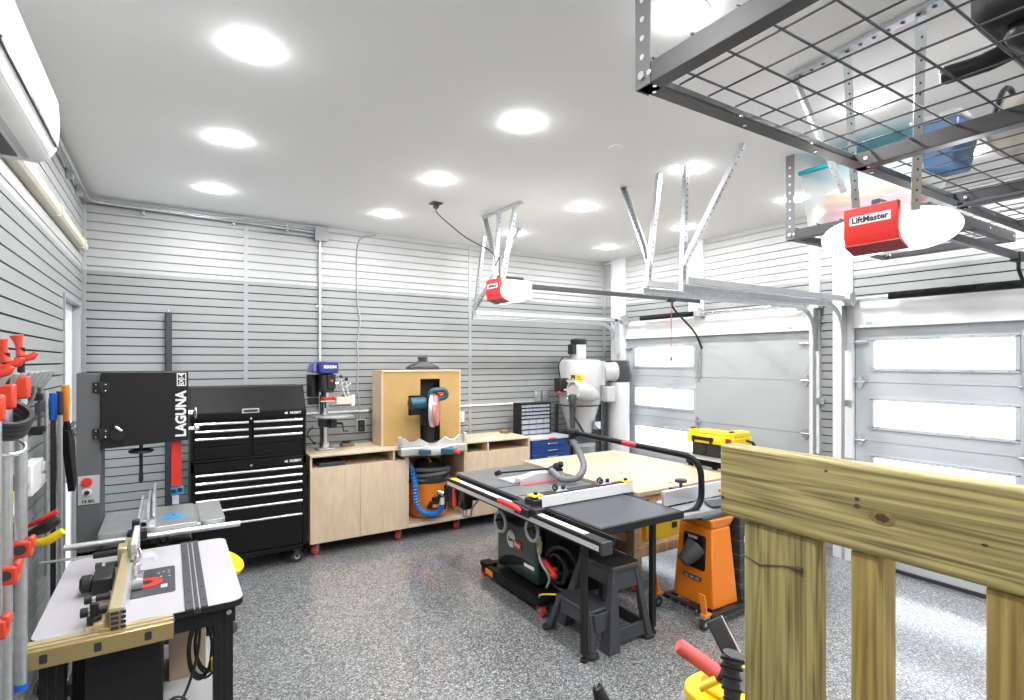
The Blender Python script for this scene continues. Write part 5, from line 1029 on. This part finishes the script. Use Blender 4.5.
for (x, y) in ((-.04, 3.04), (-.02, 3.05), (.0, 3.03), (-.03, 2.99), (.003, 2.98), (.0, 3.06)): m.cyl((x, y, RZ+.002), (x, y, RZ+.0027), .005, n=8)
part('plate_marks', m, 'lgrey', pt)
m = MB(); m.box(.055, .085, RY0-.005, RY1, RZ-.004, RZ+.006); m.box(.090, .104, RY0-.005, RY1, RZ-.004, RZ+.006); m.box(.110, .135, RY0-.005, RY1, RZ-.004, RZ+.006); m.box(.085, .110, RY0-.005, RY1, RZ-.02, RZ-.002); part('mitre_track', m, 'dgrey', t, bv=.0015)
m = MB(); m.cyl((.073, 2.72, RZ+.006), (.073, 2.72, RZ+.0075), .004)
for y in (2.6, 2.75, 3.0, 3.2, 3.4): m.cyl((.068, y, RZ+.006), (.068, y, RZ+.0075), .004, n=8); m.cyl((.122, y, RZ+.006), (.122, y, RZ+.0075), .004, n=8)
part('track_screw', m, 'black', t)
for (x, y) in ((RX1-.075, RY0+.07), (RX0+.06, RY0+.07), (RX1-.075, RY1-.07), (RX0+.06, RY1-.07)):
    m = MB(); m.box(x-.036, x+.036, y-.036, y+.036, .02, RZ-.03)
    for dx in (-.012, .012): m.box(x+dx-.002, x+dx+.002, y-.038, y-.036, .02, RZ-.05, 1)
    m.cyl((x, y, 0), (x, y, .02), .025); part('leg', m, ['blackm', 'black'], t, bv=.003)
m = MB(); y = RY0+.035
m.box(RX0+.10, RX1-.03, y, y+.03, RZ-.10, RZ-.03); m.box(RX0+.10, RX1-.03, RY1-.06, RY1-.03, RZ-.10, RZ-.03); m.box(RX1-.06, RX1-.03, RY0+.05, RY1-.05, RZ-.10, RZ-.03); m.box(RX0+.10, RX0+.13, RY0+.05, RY1-.05, RZ-.10, RZ-.03); part('frame', m, 'blackm', t, bv=.003)
m = MB(); m.cyl((RX1-.055, RY0+.034, RZ-.055), (RX1-.055, RY0+.028, RZ-.055), .010); part('frame_bolt', m, 'steel', t)
m = MB(); m.box(RX0+.18, RX1-.075, RY0+.045, RY0+.085, .36, .43); m.box(RX0+.18, RX1-.075, RY1-.09, RY1-.05, .36, .43); part('cross_rail', m, 'black', t, bv=.003)
m = MB(); m.box(RX0+.16, RX1-.06, RY0+.09, RY1-.09, .40, .415); part('lower_shelf', m, 'lgrey', t)
m = MB(); m.box(RX0+.15, -.02, RY0+.06, RY1-.35, .415, RZ-.03); part('router_box', m, 'blackm', t, bv=.004)
# gold front rail
m = MB(); m.box(-.445, .015, 2.455, 2.51, RZ-.050, RZ-.0); m.box(-.445, .015, 2.442, 2.455, RZ-.062, RZ+.002); rl = part('gold_rail', m, 'gold', t, bv=.003)
m = MB(); m.box(-.445, .015, 2.465, 2.48, RZ, RZ+.006); m.box(-.445, .015, 2.492, 2.525, RZ-.002, RZ+.006); part('rail_groove', m, 'goldl', rl)
for x in (-.365, -.215, -.065):
    m = MB(); m.prism(rrect(x-.011, x+.011, RZ-.045, RZ-.014, .005), 'xz', 2.440, 2.4425); part('slot', m, 'inkd', rl)
m = MB(); m.box(.015, .019, 2.445, 2.508, RZ-.058, RZ+.0); m.box(-.449, -.445, 2.445, 2.508, RZ-.058, RZ+.0); part('rail_end', m, 'dgrey', rl)
# gold fence running across the top
m = MB(); m.box(-.185, -.150, 2.47, 3.42, RZ+.004, RZ+.075); m.box(-.215, -.185, 2.47, 3.42, RZ+.004, RZ+.020); part('fence', m, 'gold', t, bv=.002)
m = MB(); m.box(-.186, -.149, 2.47, 3.42, RZ+.075, RZ+.088); part('fence_cap', m, 'goldl', t, bv=.001)
m = MB(); m.box(-.1495, -.138, 2.472, 3.0, RZ+.004, RZ+.085); m.box(-.150, -.1485, 3.04, 3.42, RZ+.004, RZ+.085); part('fence_face', m, 'alu', t, bv=.001)
m = MB()
for k in range(4): m.box(-.180, -.156, 2.466, 2.471, RZ+.01+.018*k, RZ+.02+.018*k); m.box(-.149, -.134, 2.466, 2.472, RZ+.01+.018*k, RZ+.02+.018*k)
part('fence_end_slots', m, 'inkd', t)
m = MB(); m.box(-.145, -.095, 2.86, 2.98, RZ+.005, RZ+.05); m.cyl((-.12, 2.9, RZ+.05), (-.12, 2.9, RZ+.11), .012); m.cyl((-.12, 2.98, RZ+.03), (-.12, 2.98, RZ+.12), .010); m.torus((-.115, 3.0, RZ+.12), .022, .006, (1, .4, 0), 16, 6); m.box(-.145, -.11, 3.02, 3.10, RZ+.04, RZ+.11); part('bit_guard_clamp', m, 'steel', t, bv=.003)
m = MB(); m.prism([(-.13, RZ+.07), (-.05, RZ+.06), (-.045, RZ+.075), (-.06, RZ+.10), (-.13, RZ+.10)], 'xz', 2.98, 3.07); part('bit_guard', m, 'clear', t)
m = MB(); m.box(-.150, -.125, 3.06, 3.40, RZ+.01, RZ+.15); part('tall_bracket', m, 'lgrey', t, bv=.004)
for y, z in ((2.60, .045), (2.72, .05), (3.10, .06)):
    m = MB(); m.cyl((-.20, y, RZ+z), (-.245, y, RZ+z), .014); m.cyl((-.245, y, RZ+z), (-.258, y, RZ+z), .009, m=1); m.cyl((-.258, y, RZ+z), (-.282, y, RZ+z), .018, n=12); part('clamp_knob', m, ['black', 'alu'], t, bv=.002)
m = MB(); m.box(-.235, -.205, 2.50, 2.78, RZ+.004, RZ+.03); m.box(-.26, -.235, 2.52, 2.66, RZ+.004, RZ+.018); part('fence_carriage', m, 'goldl', t, bv=.002)
m = MB(); m.cyl((-.235, 2.545, RZ+.02), (-.235, 2.545, RZ+.095), .014); m.cyl((-.235, 2.545, RZ+.02), (-.235, 2.545, RZ+.045), .023, n=12); part('clamp_post', m, 'black', t, bv=.002)
m = MB(); m.box(-.275, -.205, 2.87, 3.05, RZ+.004, RZ+.075); m.cyl((-.275, 2.93, RZ+.045), (-.315, 2.93, RZ+.045), .036, n=20); m.cyl((-.27, 2.93, RZ+.045), (-.32, 2.93, RZ+.045), .028, n=20); part('dust_port', m, 'black', t, bv=.006)
m = MB(); m.cyl((-.50, 3.24, RZ+.075), (-.28, 3.23, RZ+.075), .0065); part('guide_rod', m, 'steel', t)
m = MB(); m.cyl((-.30, 3.23, RZ+.075), (-.20, 3.22, RZ+.078), .015); part('rod_grip', m, 'black', t)
m = MB(); m.box(-.205, -.165, 3.16, 3.26, RZ+.0, RZ+.11); part('rod_block', m, 'goldl', t, bv=.004)
m = MB(); m.cyl((-.12, 2.62, RZ-.12), (-.12, 2.62, RZ-.035), .012); m.cyl((-.12, 2.62, RZ-.13), (-.12, 2.62, RZ-.11), .016); part('lift_crank', m, 'steel', t)
# cords under the table
t = thing('coiled_flex', 'black power cord coiled inside the router table legs', 'cord', (.1, 2.7, .45))
for k in range(5):
    m = MB(); n_ = 28; m.tube([(.115+.045*math.cos(2*PI*i/n_)*(1+.15*k % .4)+.01*k, 2.74+.02*math.sin(2*PI*i/n_)+.012*k, .64+.12*math.sin(2*PI*i/n_)+.012*math.sin(k*2.2)) for i in range(n_)], .0055, 6, closed=True); part('coil', m, 'black', t)
m = MB(); m.tube(spl([(.11, 2.74, .80), (.115, 2.74, .72), (.10, 2.73, .60), (.05, 2.70, .47), (-.01, 2.66, .455), (-.05, 2.66, .44), (-.14, 2.66, .43), (-.20, 2.66, .50), (-.235, 2.655, .68)]), .006); part('lead', m, 'dgrey', t)
for k in range(3):
    m = MB(); m.torus((.0+.015*k, 2.665, .455+.008*k), .035, .005, (.25, 1, .25), 22, 6); part('coil', m, 'dgrey', t)
m = MB(); m.box(.155, .175, 2.70, 2.80, .55, .60); part('plug', m, 'yellow', t, bv=.004)
m = MB(); m.box(.0, .15, 2.98, 3.22, .416, .66); solo('cardboard_box', m, 'card', 'small cardboard box standing on the router table shelf', 'box', (.07, 3.1, .416), bv=.003)
# yellow tray thing on the floor behind the router table
t = thing('yellow_tray', 'rounded yellow plastic tray standing between router table and tool cabinet', 'tray', (.38, 4.35, 0))
m = MB(); m.lathe([(.165, 0), (.17, .01), (.17, .035), (.155, .04)], (.285, 4.33, .47), (.30, -.20, .9), n=40); part('pan', m, 'yellow', t, bv=.004)
m = MB(); m.cyl((.285, 4.33, .0), (.285, 4.33, .475), .018); m.cyl((.285, 4.33, 0), (.285, 4.33, .02), .13, n=30); part('pedestal', m, 'dsteel', t)

# ================================================================ LEFT WALL: CLAMPS, BROOMS
t = thing('clamp_rack', 'grey metal clamp rack with upturned fingers on the side wall', 'clamp rack', (XL, 2.5, 1.78))
m = MB(); m.box(XL, XL+.01, 2.05, 2.98, 1.68, 1.84); m.box(XL+.01, XL+.20, 2.05, 2.98, 1.775, 1.785); part('bracket', m, 'lgrey', t, bv=.003)
for k in range(9):
    y = 2.09+.105*k; m = MB(); m.hexa([(XL+.15, y-.016, 1.765), (XL+.20, y-.016, 1.76), (XL+.20, y+.016, 1.76), (XL+.15, y+.016, 1.765), (XL+.215, y-.016, 1.865), (XL+.25, y-.016, 1.86), (XL+.25, y+.016, 1.86), (XL+.215, y+.016, 1.865)]); m.hexa([(XL+.01, y-.008, 1.70), (XL+.02, y-.008, 1.69), (XL+.02, y+.008, 1.69), (XL+.01, y+.008, 1.70), (XL+.01, y-.008, 1.78), (XL+.18, y-.008, 1.78), (XL+.18, y+.008, 1.78), (XL+.01, y+.008, 1.78)]); part('finger', m, 'fing', t, bv=.004)
def pipe_clamp(y, x, ztop, zbot, zj, lab, seg=1):
    t = thing('pipe_clamp', lab, 'clamp', (x, y, zbot), 'pipe clamps on the side wall rack')
    m = MB(); m.cyl((x, y, zbot), (x, y, ztop-.14), .0168, n=16); part('pipe', m, 'galv', t)
    m = MB(); m.cyl((x, y, zbot), (x, y, zbot+.02), .0185, n=16); part('end_band', m, 'bblue', t)
    m = MB(); m.box(x-.022, x+.022, y-.022, y+.022, ztop-.20, ztop-.125); m.box(x-.055, x+.0, y-.016, y+.016, ztop-.18, ztop-.14); m.box(x-.055, x-.038, y-.018, y+.018, ztop-.18, ztop-.12); part('head_jaw', m, 'redclamp', t, bv=.007)
    m = MB(); m.cyl((x, y, ztop-.14), (x, y, ztop-.03), .010); part('screw', m, 'blackm', t)
    m = MB(); m.tube([(x, y-.0, ztop-.06), (x-.004, y, ztop-.03), (x-.008, y, ztop-.01), (x-.012, y, ztop+.01)], [.014, .010, .012, .019], 12); m.tube([(x-.015, y, ztop-.075), (x+.03, y, ztop-.06), (x+.038, y, ztop-.045)], [.012, .012, .008], 10); part('crank_handle', m, 'redclamp', t, bv=.006)
    m = MB(); m.box(x-.026, x+.030, y-.026, y+.026, zj, zj+.055); m.box(x-.07, x-.02, y-.018, y+.018, zj+.0, zj+.04); m.box(x+.02, x+.036, y-.022, y+.022, zj+.03, zj+.065); j = part('sliding_jaw', m, 'redclamp', t, bv=.006)
    m = MB(); m.prism(rrect(x-.018, x+.018, zj+.015, zj+.045, .014), 'xz', y-.029, y-.026); part('badge', m, 'dgrey', j)
XC = XL+.235
pipe_clamp(2.40, XC, 1.975, .81, 1.25, 'red headed pipe clamp hanging closest to the yellow handled clamp')
pipe_clamp(2.20, XC, 1.955, .60, 1.23, 'red headed pipe clamp hanging behind the black cable coil, middle of the three')
pipe_clamp(2.07, XC, 1.93, .55, 1.12, 'red headed pipe clamp at the end of the rack, its lower jaw the largest')
def bar_clamp(y, x, z0, z1, lab, g='bar clamps'):
    t = thing('bar_clamp', lab, 'clamp', (x, y, z0), g)
    m = MB(); m.box(x-.004, x+.004, y-.012, y+.012, z0, z1); part('bar', m, 'dgrey', t)
    m = MB(); m.box(x-.035, x+.012, y-.012, y+.012, z0, z0+.015); m.box(x-.035, x+.012, y-.014, y+.014, z1-.05, z1-.02); part('jaw', m, 'black', t, bv=.004)
    m = MB(); m.tube([(x-.05, y, z1-.16), (x+.02, y-.01, z1-.155)], [.010, .012], 10); part('grip', m, 'black', t)
bar_clamp(2.70, XC+.0, 1.62, 1.80, 'small black bar clamp hanging from the middle of the rack')
# pistol grip clamps lower down
t = thing('hanging_rail', 'grey rail low on the side wall carrying the quick clamps', 'rail', (XL, 2.5, 1.27)); m = MB(); m.box(XL, XL+.02, 2.2, 3.2, 1.24, 1.30); m.box(XL+.02, XL+.12, 2.2, 3.2, 1.27, 1.28); part('rail', m, 'lgrey', t, bv=.003)
for k, (c, y, z, lab) in enumerate((('red', 2.80, 1.345, 'red handled quick clamp, topmost of the three on the side wall'), ('black', 2.78, 1.305, 'black handled quick clamp between the red and the yellow one'), ('yellow', 2.74, 1.25, 'yellow handled quick clamp, lowest of the three on the side wall'))):
    t = thing('quick_clamp', lab, 'clamp', (XL+.15, y, z), 'quick clamps on the side wall'); x0 = XL+.10
    p0 = ((28, 526, 2.40), (30, 534, 2.38), (28, 543, 2.36))[k]; p1 = ((44, 519, 2.41), (46, 527, 2.39), (46, 541, 2.37))[k]; p2 = ((57, 511, 2.43), (58, 519, 2.41), (63, 531, 2.39))[k]
    hp = spl([atD(*p0), atD(*p1), atD(*p2)], 6); m = MB(); m.tube(hp, [((.010, .019, .015)[k])*(.8+.5*math.sin(PI*min(1, i/(len(hp)-1)*.9))) for i in range(len(hp))], 12); part('handle', m, c, t)
    x0, y, z = atD((16, 14, 15)[k], (528, 520, 498)[k], 2.42); m = MB(); m.box(x0-.03, x0+.03, y-.02, y+.03, z-.04, z+.03); part('jaw', m, 'yellow' if k != 0 else 'black', t, bv=.008)
    m = MB(); m.box(x0-.006, x0+.006, y-.0, y+.02, z-.45+.04*k, z+.10); part('bar', m, 'dgrey', t)
# coil of black cable and headset on the rack
t = thing('cable_coil', 'black cable coil hanging over the clamp rack by the pipe clamps', 'cable', (XC+.04, 2.14, 1.62))
for k in range(4):
    c_ = Vector(atD(4, 428-5*k, 1.62)); m = MB(); m.torus(c_, .048+.005*k, .010, (.35, -.45, .85), 30, 6); part('loop', m, 'black', t)
m = MB(); m.tube(spl([atD(-6, 388, 1.68), atD(4, 391, 1.68), atD(14, 402, 1.70), atD(19, 410, 1.70), atD(27, 407, 1.80), atD(33, 397, 1.9), atD(34, 388, 2.0)]), .006); part('lead', m, 'black', t)
m = MB(); m.torus(atD(2, 446, 1.66), .055, .006, (.25, -.35, .9), 34, 8); part('steel_ring', m, 'steel', t)
# brooms against the wall
t = thing('broom_holder', 'dark slim holder clipping three tool handles to the side wall', 'tool holder', (XL, 4.4, 1.62)); m = MB(); m.box(XL, XL+.02, 4.10, 4.72, 1.60, 1.66); part('bar', m, 'dgrey', t, bv=.003)
def pole(y, grip, gz0, gz1, top, lab, cat, nm, col='grey'):
    t = thing(nm, lab, cat, (XL+.06, y, 0), 'long handled tools on the side wall')
    x = XL+.07
    m = MB(); m.cyl((x, y, .03), (x, y, gz0+.02), .0135, n=14); part('pole', m, col, t)
    m = MB(); m.cyl((x, y, gz0), (x, y, top), .019, n=14); part('grip', m, grip, t, bv=.003)
    m = MB(); m.box(x-.05, x+.05, y-.14, y+.14, .0, .06); part('head', m, 'blackm', t, bv=.008)
    return t
pole(4.18, 'bblue', 1.55, 1.71, 1.71, 'grey pole with bright blue grip leaning on side wall', 'mop', 'mop', 'dsteel')
pole(4.42, 'dgrey', 1.56, 1.71, 1.71, 'grey telescopic pole with black grip next to the blue gripped one', 'pole', 'extension_pole', 'alu')
t = thing('hand_brush', 'orange handled black brush hanging beside the white side door', 'brush', (XL+.06, 4.65, 1.2)); x = XL+.07
m = MB(); m.tube([(x, 4.64, 1.74), (x, 4.65, 1.66), (x, 4.68, 1.50)], [.022, .024, .018], 14); part('handle', m, 'orangeb', t)
m = MB(); m.tube([(x, 4.68, 1.52), (x, 4.72, 1.40)], [.014, .03], 10); m.prism([(4.62, 1.44), (4.90, 1.42), (4.98, 1.02), (4.90, .98), (4.66, 1.30)], 'yz', x-.02, x+.02); part('bristle_head', m, 'blackm', t, bv=.004)
for k in range(3):
    m = MB(); m.cyl((x+.005, 4.72+.05*k, 1.44-.05*k), (x+.03, 4.78+.05*k, 1.48-.05*k), .012, n=10); part('spring_clip', m, 'dgrey', t)
t = thing('wall_socket', 'white double socket box with a metal conduit on the side wall', 'socket', (XL, 3.85, 1.25)); m = MB(); m.box(XL, XL+.055, 3.70, 4.0, 1.20, 1.36); part('box', m, 'white', t, bv=.006)
m = MB(); m.tube(fil([(XL+.03, 3.72, 1.27), (XL+.03, 3.2, 1.05), (XL+.03, 2.9, 1.03)], .1), .014); part('conduit', m, 'galv', t)
for dz in (0, .07):
    m = MB(); m.box(XL+.055, XL+.068, 3.93, 3.99, 1.22+dz, 1.27+dz); part('plug', m, 'lgrey', t, bv=.003)
m = MB(); m.cyl((XL+.02, 4.30, .6), (XL+.02, 4.30, 1.72), .010); solo('slim_conduit', m, 'lgrey', 'slim vertical conduit on the side wall behind the tool handles', 'conduit', (XL+.02, 4.3, .6))

# ================================================================ RAILING in front of the camera
RX = 1.0
t = thing('wood_railing', 'greenish treated lumber railing with knotty top board in front of the camera', 'railing', (RX+.05, .2, 0))
def tilt_box(mb, x0, x1, y0, y1, z0, z1, m=0): mb.box(x0, x1, y0, y1, z0, z1, m)
m = MB(); m.box(RX, RX+.045, -1.2, .752, 1.572, 1.722); tb = part('top_rail', m, 'treated', t, bv=.006)
def rail_knot(y, z, ry, rz, ring=True):
    if ry > .009:
        m = MB(); m.prism([(y-.004+ry*1.9*math.cos(2*PI*k/30)*(1+.25*math.cos(2*PI*k/30)), z+rz*1.9*math.sin(2*PI*k/30)) for k in range(30)], 'yz', RX-.0003, RX+.001); part('knot_halo', m, 'knotl', tb)
    m = MB(); n_ = 22; pts = [(y+ry*math.cos(2*PI*k/n_)*(1+.12*math.sin(3*k)), z+rz*math.sin(2*PI*k/n_)*(1+.15*math.cos(2*k))) for k in range(n_)]; m.prism(pts, 'yz', RX-.0006, RX+.001); part('knot', m, 'knot', tb)
_, y, z = atX(882, 518, RX); rail_knot(y, z, .011, .0065)
_, y, z = atX(857, 499, RX); rail_knot(y, z, .004, .003)
_, y, z = atX(857, 506, RX); rail_knot(y, z, .005, .004)
_, y, z = atX(826, 471, RX); rail_knot(y, z, .003, .0022)
_, y, z = atX(985, 545, RX); rail_knot(y, z, .004, .002)
_, y, z = atX(723, 497, RX); rail_knot(y, z, .004, .003)
m = MB(); m.box(RX+.006, RX+.048, .552, .698, 0, 1.571); p1 = part('post', m, 'treatedv', t, bv=.004)
m = MB(); m.tube([atX(743, 554, RX+.0055), atX(760, 565, RX+.0055), atX(785, 566, RX+.0055), atX(803, 570, RX+.0055)], [.0006, .0018, .0012, .0055], 8); part('split', m, 'knot', p1)
for y0 in (.448, .262, .076, -.11, -.296, -.482):
    m = MB(); m.box(RX+.006, RX+.076, y0, y0+.042, .80, 1.571); part('baluster', m, 'treatedb', t, bv=.003)
# landing under the camera
m = MB(); m.box(-.2, RX+.10, -1.3, .72, .74, .78)
for y in (-1.25, -.6, .1, .66): m.box(-.2, RX+.10, y-.02, y+.02, .60, .74)
for (x, y) in ((-.15, -1.2), (-.15, .60), (RX+.06, -1.2)): m.box(x-.045, x+.045, y-.045, y+.045, 0, .60)
t = thing('timber_landing', 'raised timber landing behind the railing that carries the viewpoint', 'landing', (.4, -.3, 0)); part('deck', m, 'treated', t, bv=.003)

# ================================================================ YELLOW TOOL in the foreground
t = thing('power_tool', 'yellow and grey tool with black ridged grip and red foam handle', 'power tool', (1.38, 1.08, .86))
m = MB(); m.prism(rrect(1.34, 1.62, .92, 1.18, .06), 'xy', .80, .86); part('base', m, 'chairg', t, bv=.01)
m = MB(); m.prism(rrect(1.33, 1.60, .93, 1.17, .08), 'xy', .86, .90); m.prism(rrect(1.37, 1.58, .96, 1.13, .06), 'xy', .90, .92); part('housing', m, 'yellow', t, bv=.012)
m = MB(); m.prism(rrect(1.42, 1.55, .99, 1.10, .03), 'xy', .92, .924); part('top_recess', m, 'dgrey', t)
gp = spl([atD(735, 712, 1.50), atD(732, 692, 1.50), atD(731, 670, 1.50), atD(734, 654, 1.50)], 8)
m = MB(); m.tube(gp, [.019+.002*math.sin(i*1.9)+.008*(i/len(gp)) for i in range(len(gp))], 16); part('grip', m, 'dgrey', t)
m = MB(); 
for k in range(5):
    c = gp[5+k*4]; m.torus(c, .021+.0015*k, .0055, (.42, .25, .85), 22, 6)
part('grip_ridges', m, 'blackm', t)
a, b = Vector(atD(678, 645, 1.70)), Vector(atD(716, 672, 1.68)); e = b+(b-a)*.7
m = MB(); m.tube([a, a+(b-a)*.08, b-(b-a)*.05, b], [.019, .023, .024, .027], 18); part('foam_handle', m, 'redgrip', t)
m = MB(); m.tube([b, e], .014, 12); m.cyl(b-(b-a)*.01, b+(b-a)*.04, .03, n=18); part('handle_rod', m, 'black', t)
a, b = Vector(atD(713, 619, 1.85)), Vector(atD(748, 690, 1.75)); m = MB(); m.bar(a, b, .020, .050, up=(.85, -.53, .35)); part('lever', m, 'black', t, bv=.004)
off = Vector((.0235, -.0145, .011)); m = MB(); m.bar(a+off, b+off, .022, .004, up=(.85, -.53, .35)); part('lever_edge', m, 'lgrey', t)
a, b = Vector(atD(699, 688, 1.6)), Vector(atD(716, 680, 1.6)); m = MB(); m.tube([a, b], .012, 10); part('tab', m, 'yellowd', t)
for (x, y) in ((1.38, .95), (1.58, .95), (1.38, 1.14), (1.58, 1.14)):
    m = MB(); m.box(x-.018, x+.018, y-.018, y+.018, 0, .80); part('stand_leg', m, 'blackm', t)
m = MB(); m.box(1.36, 1.60, .93, 1.16, .25, .27); part('stand_shelf', m, 'blackm', t)
# black tip at the bottom edge
a = Vector(atD(604, 706, 1.62)); b = Vector(atD(597, 687, 1.62))
t = thing('tool_tip', 'small black curved end piece standing beside the yellow tool', 'tool end', (a.x, a.y, 0))
m = MB(); m.tube([a+Vector((0, 0, -.08)), a, b, b+Vector((-.005, 0, -.004))], [.03, .026, .016, .010], 12); part('tip', m, 'black', t)
m = MB(); m.cyl((a.x, a.y, .02), (a.x, a.y, a.z-.04), .014); m.cyl((a.x, a.y, 0), (a.x, a.y, .02), .12, n=28); part('stand', m, 'blackm', t)
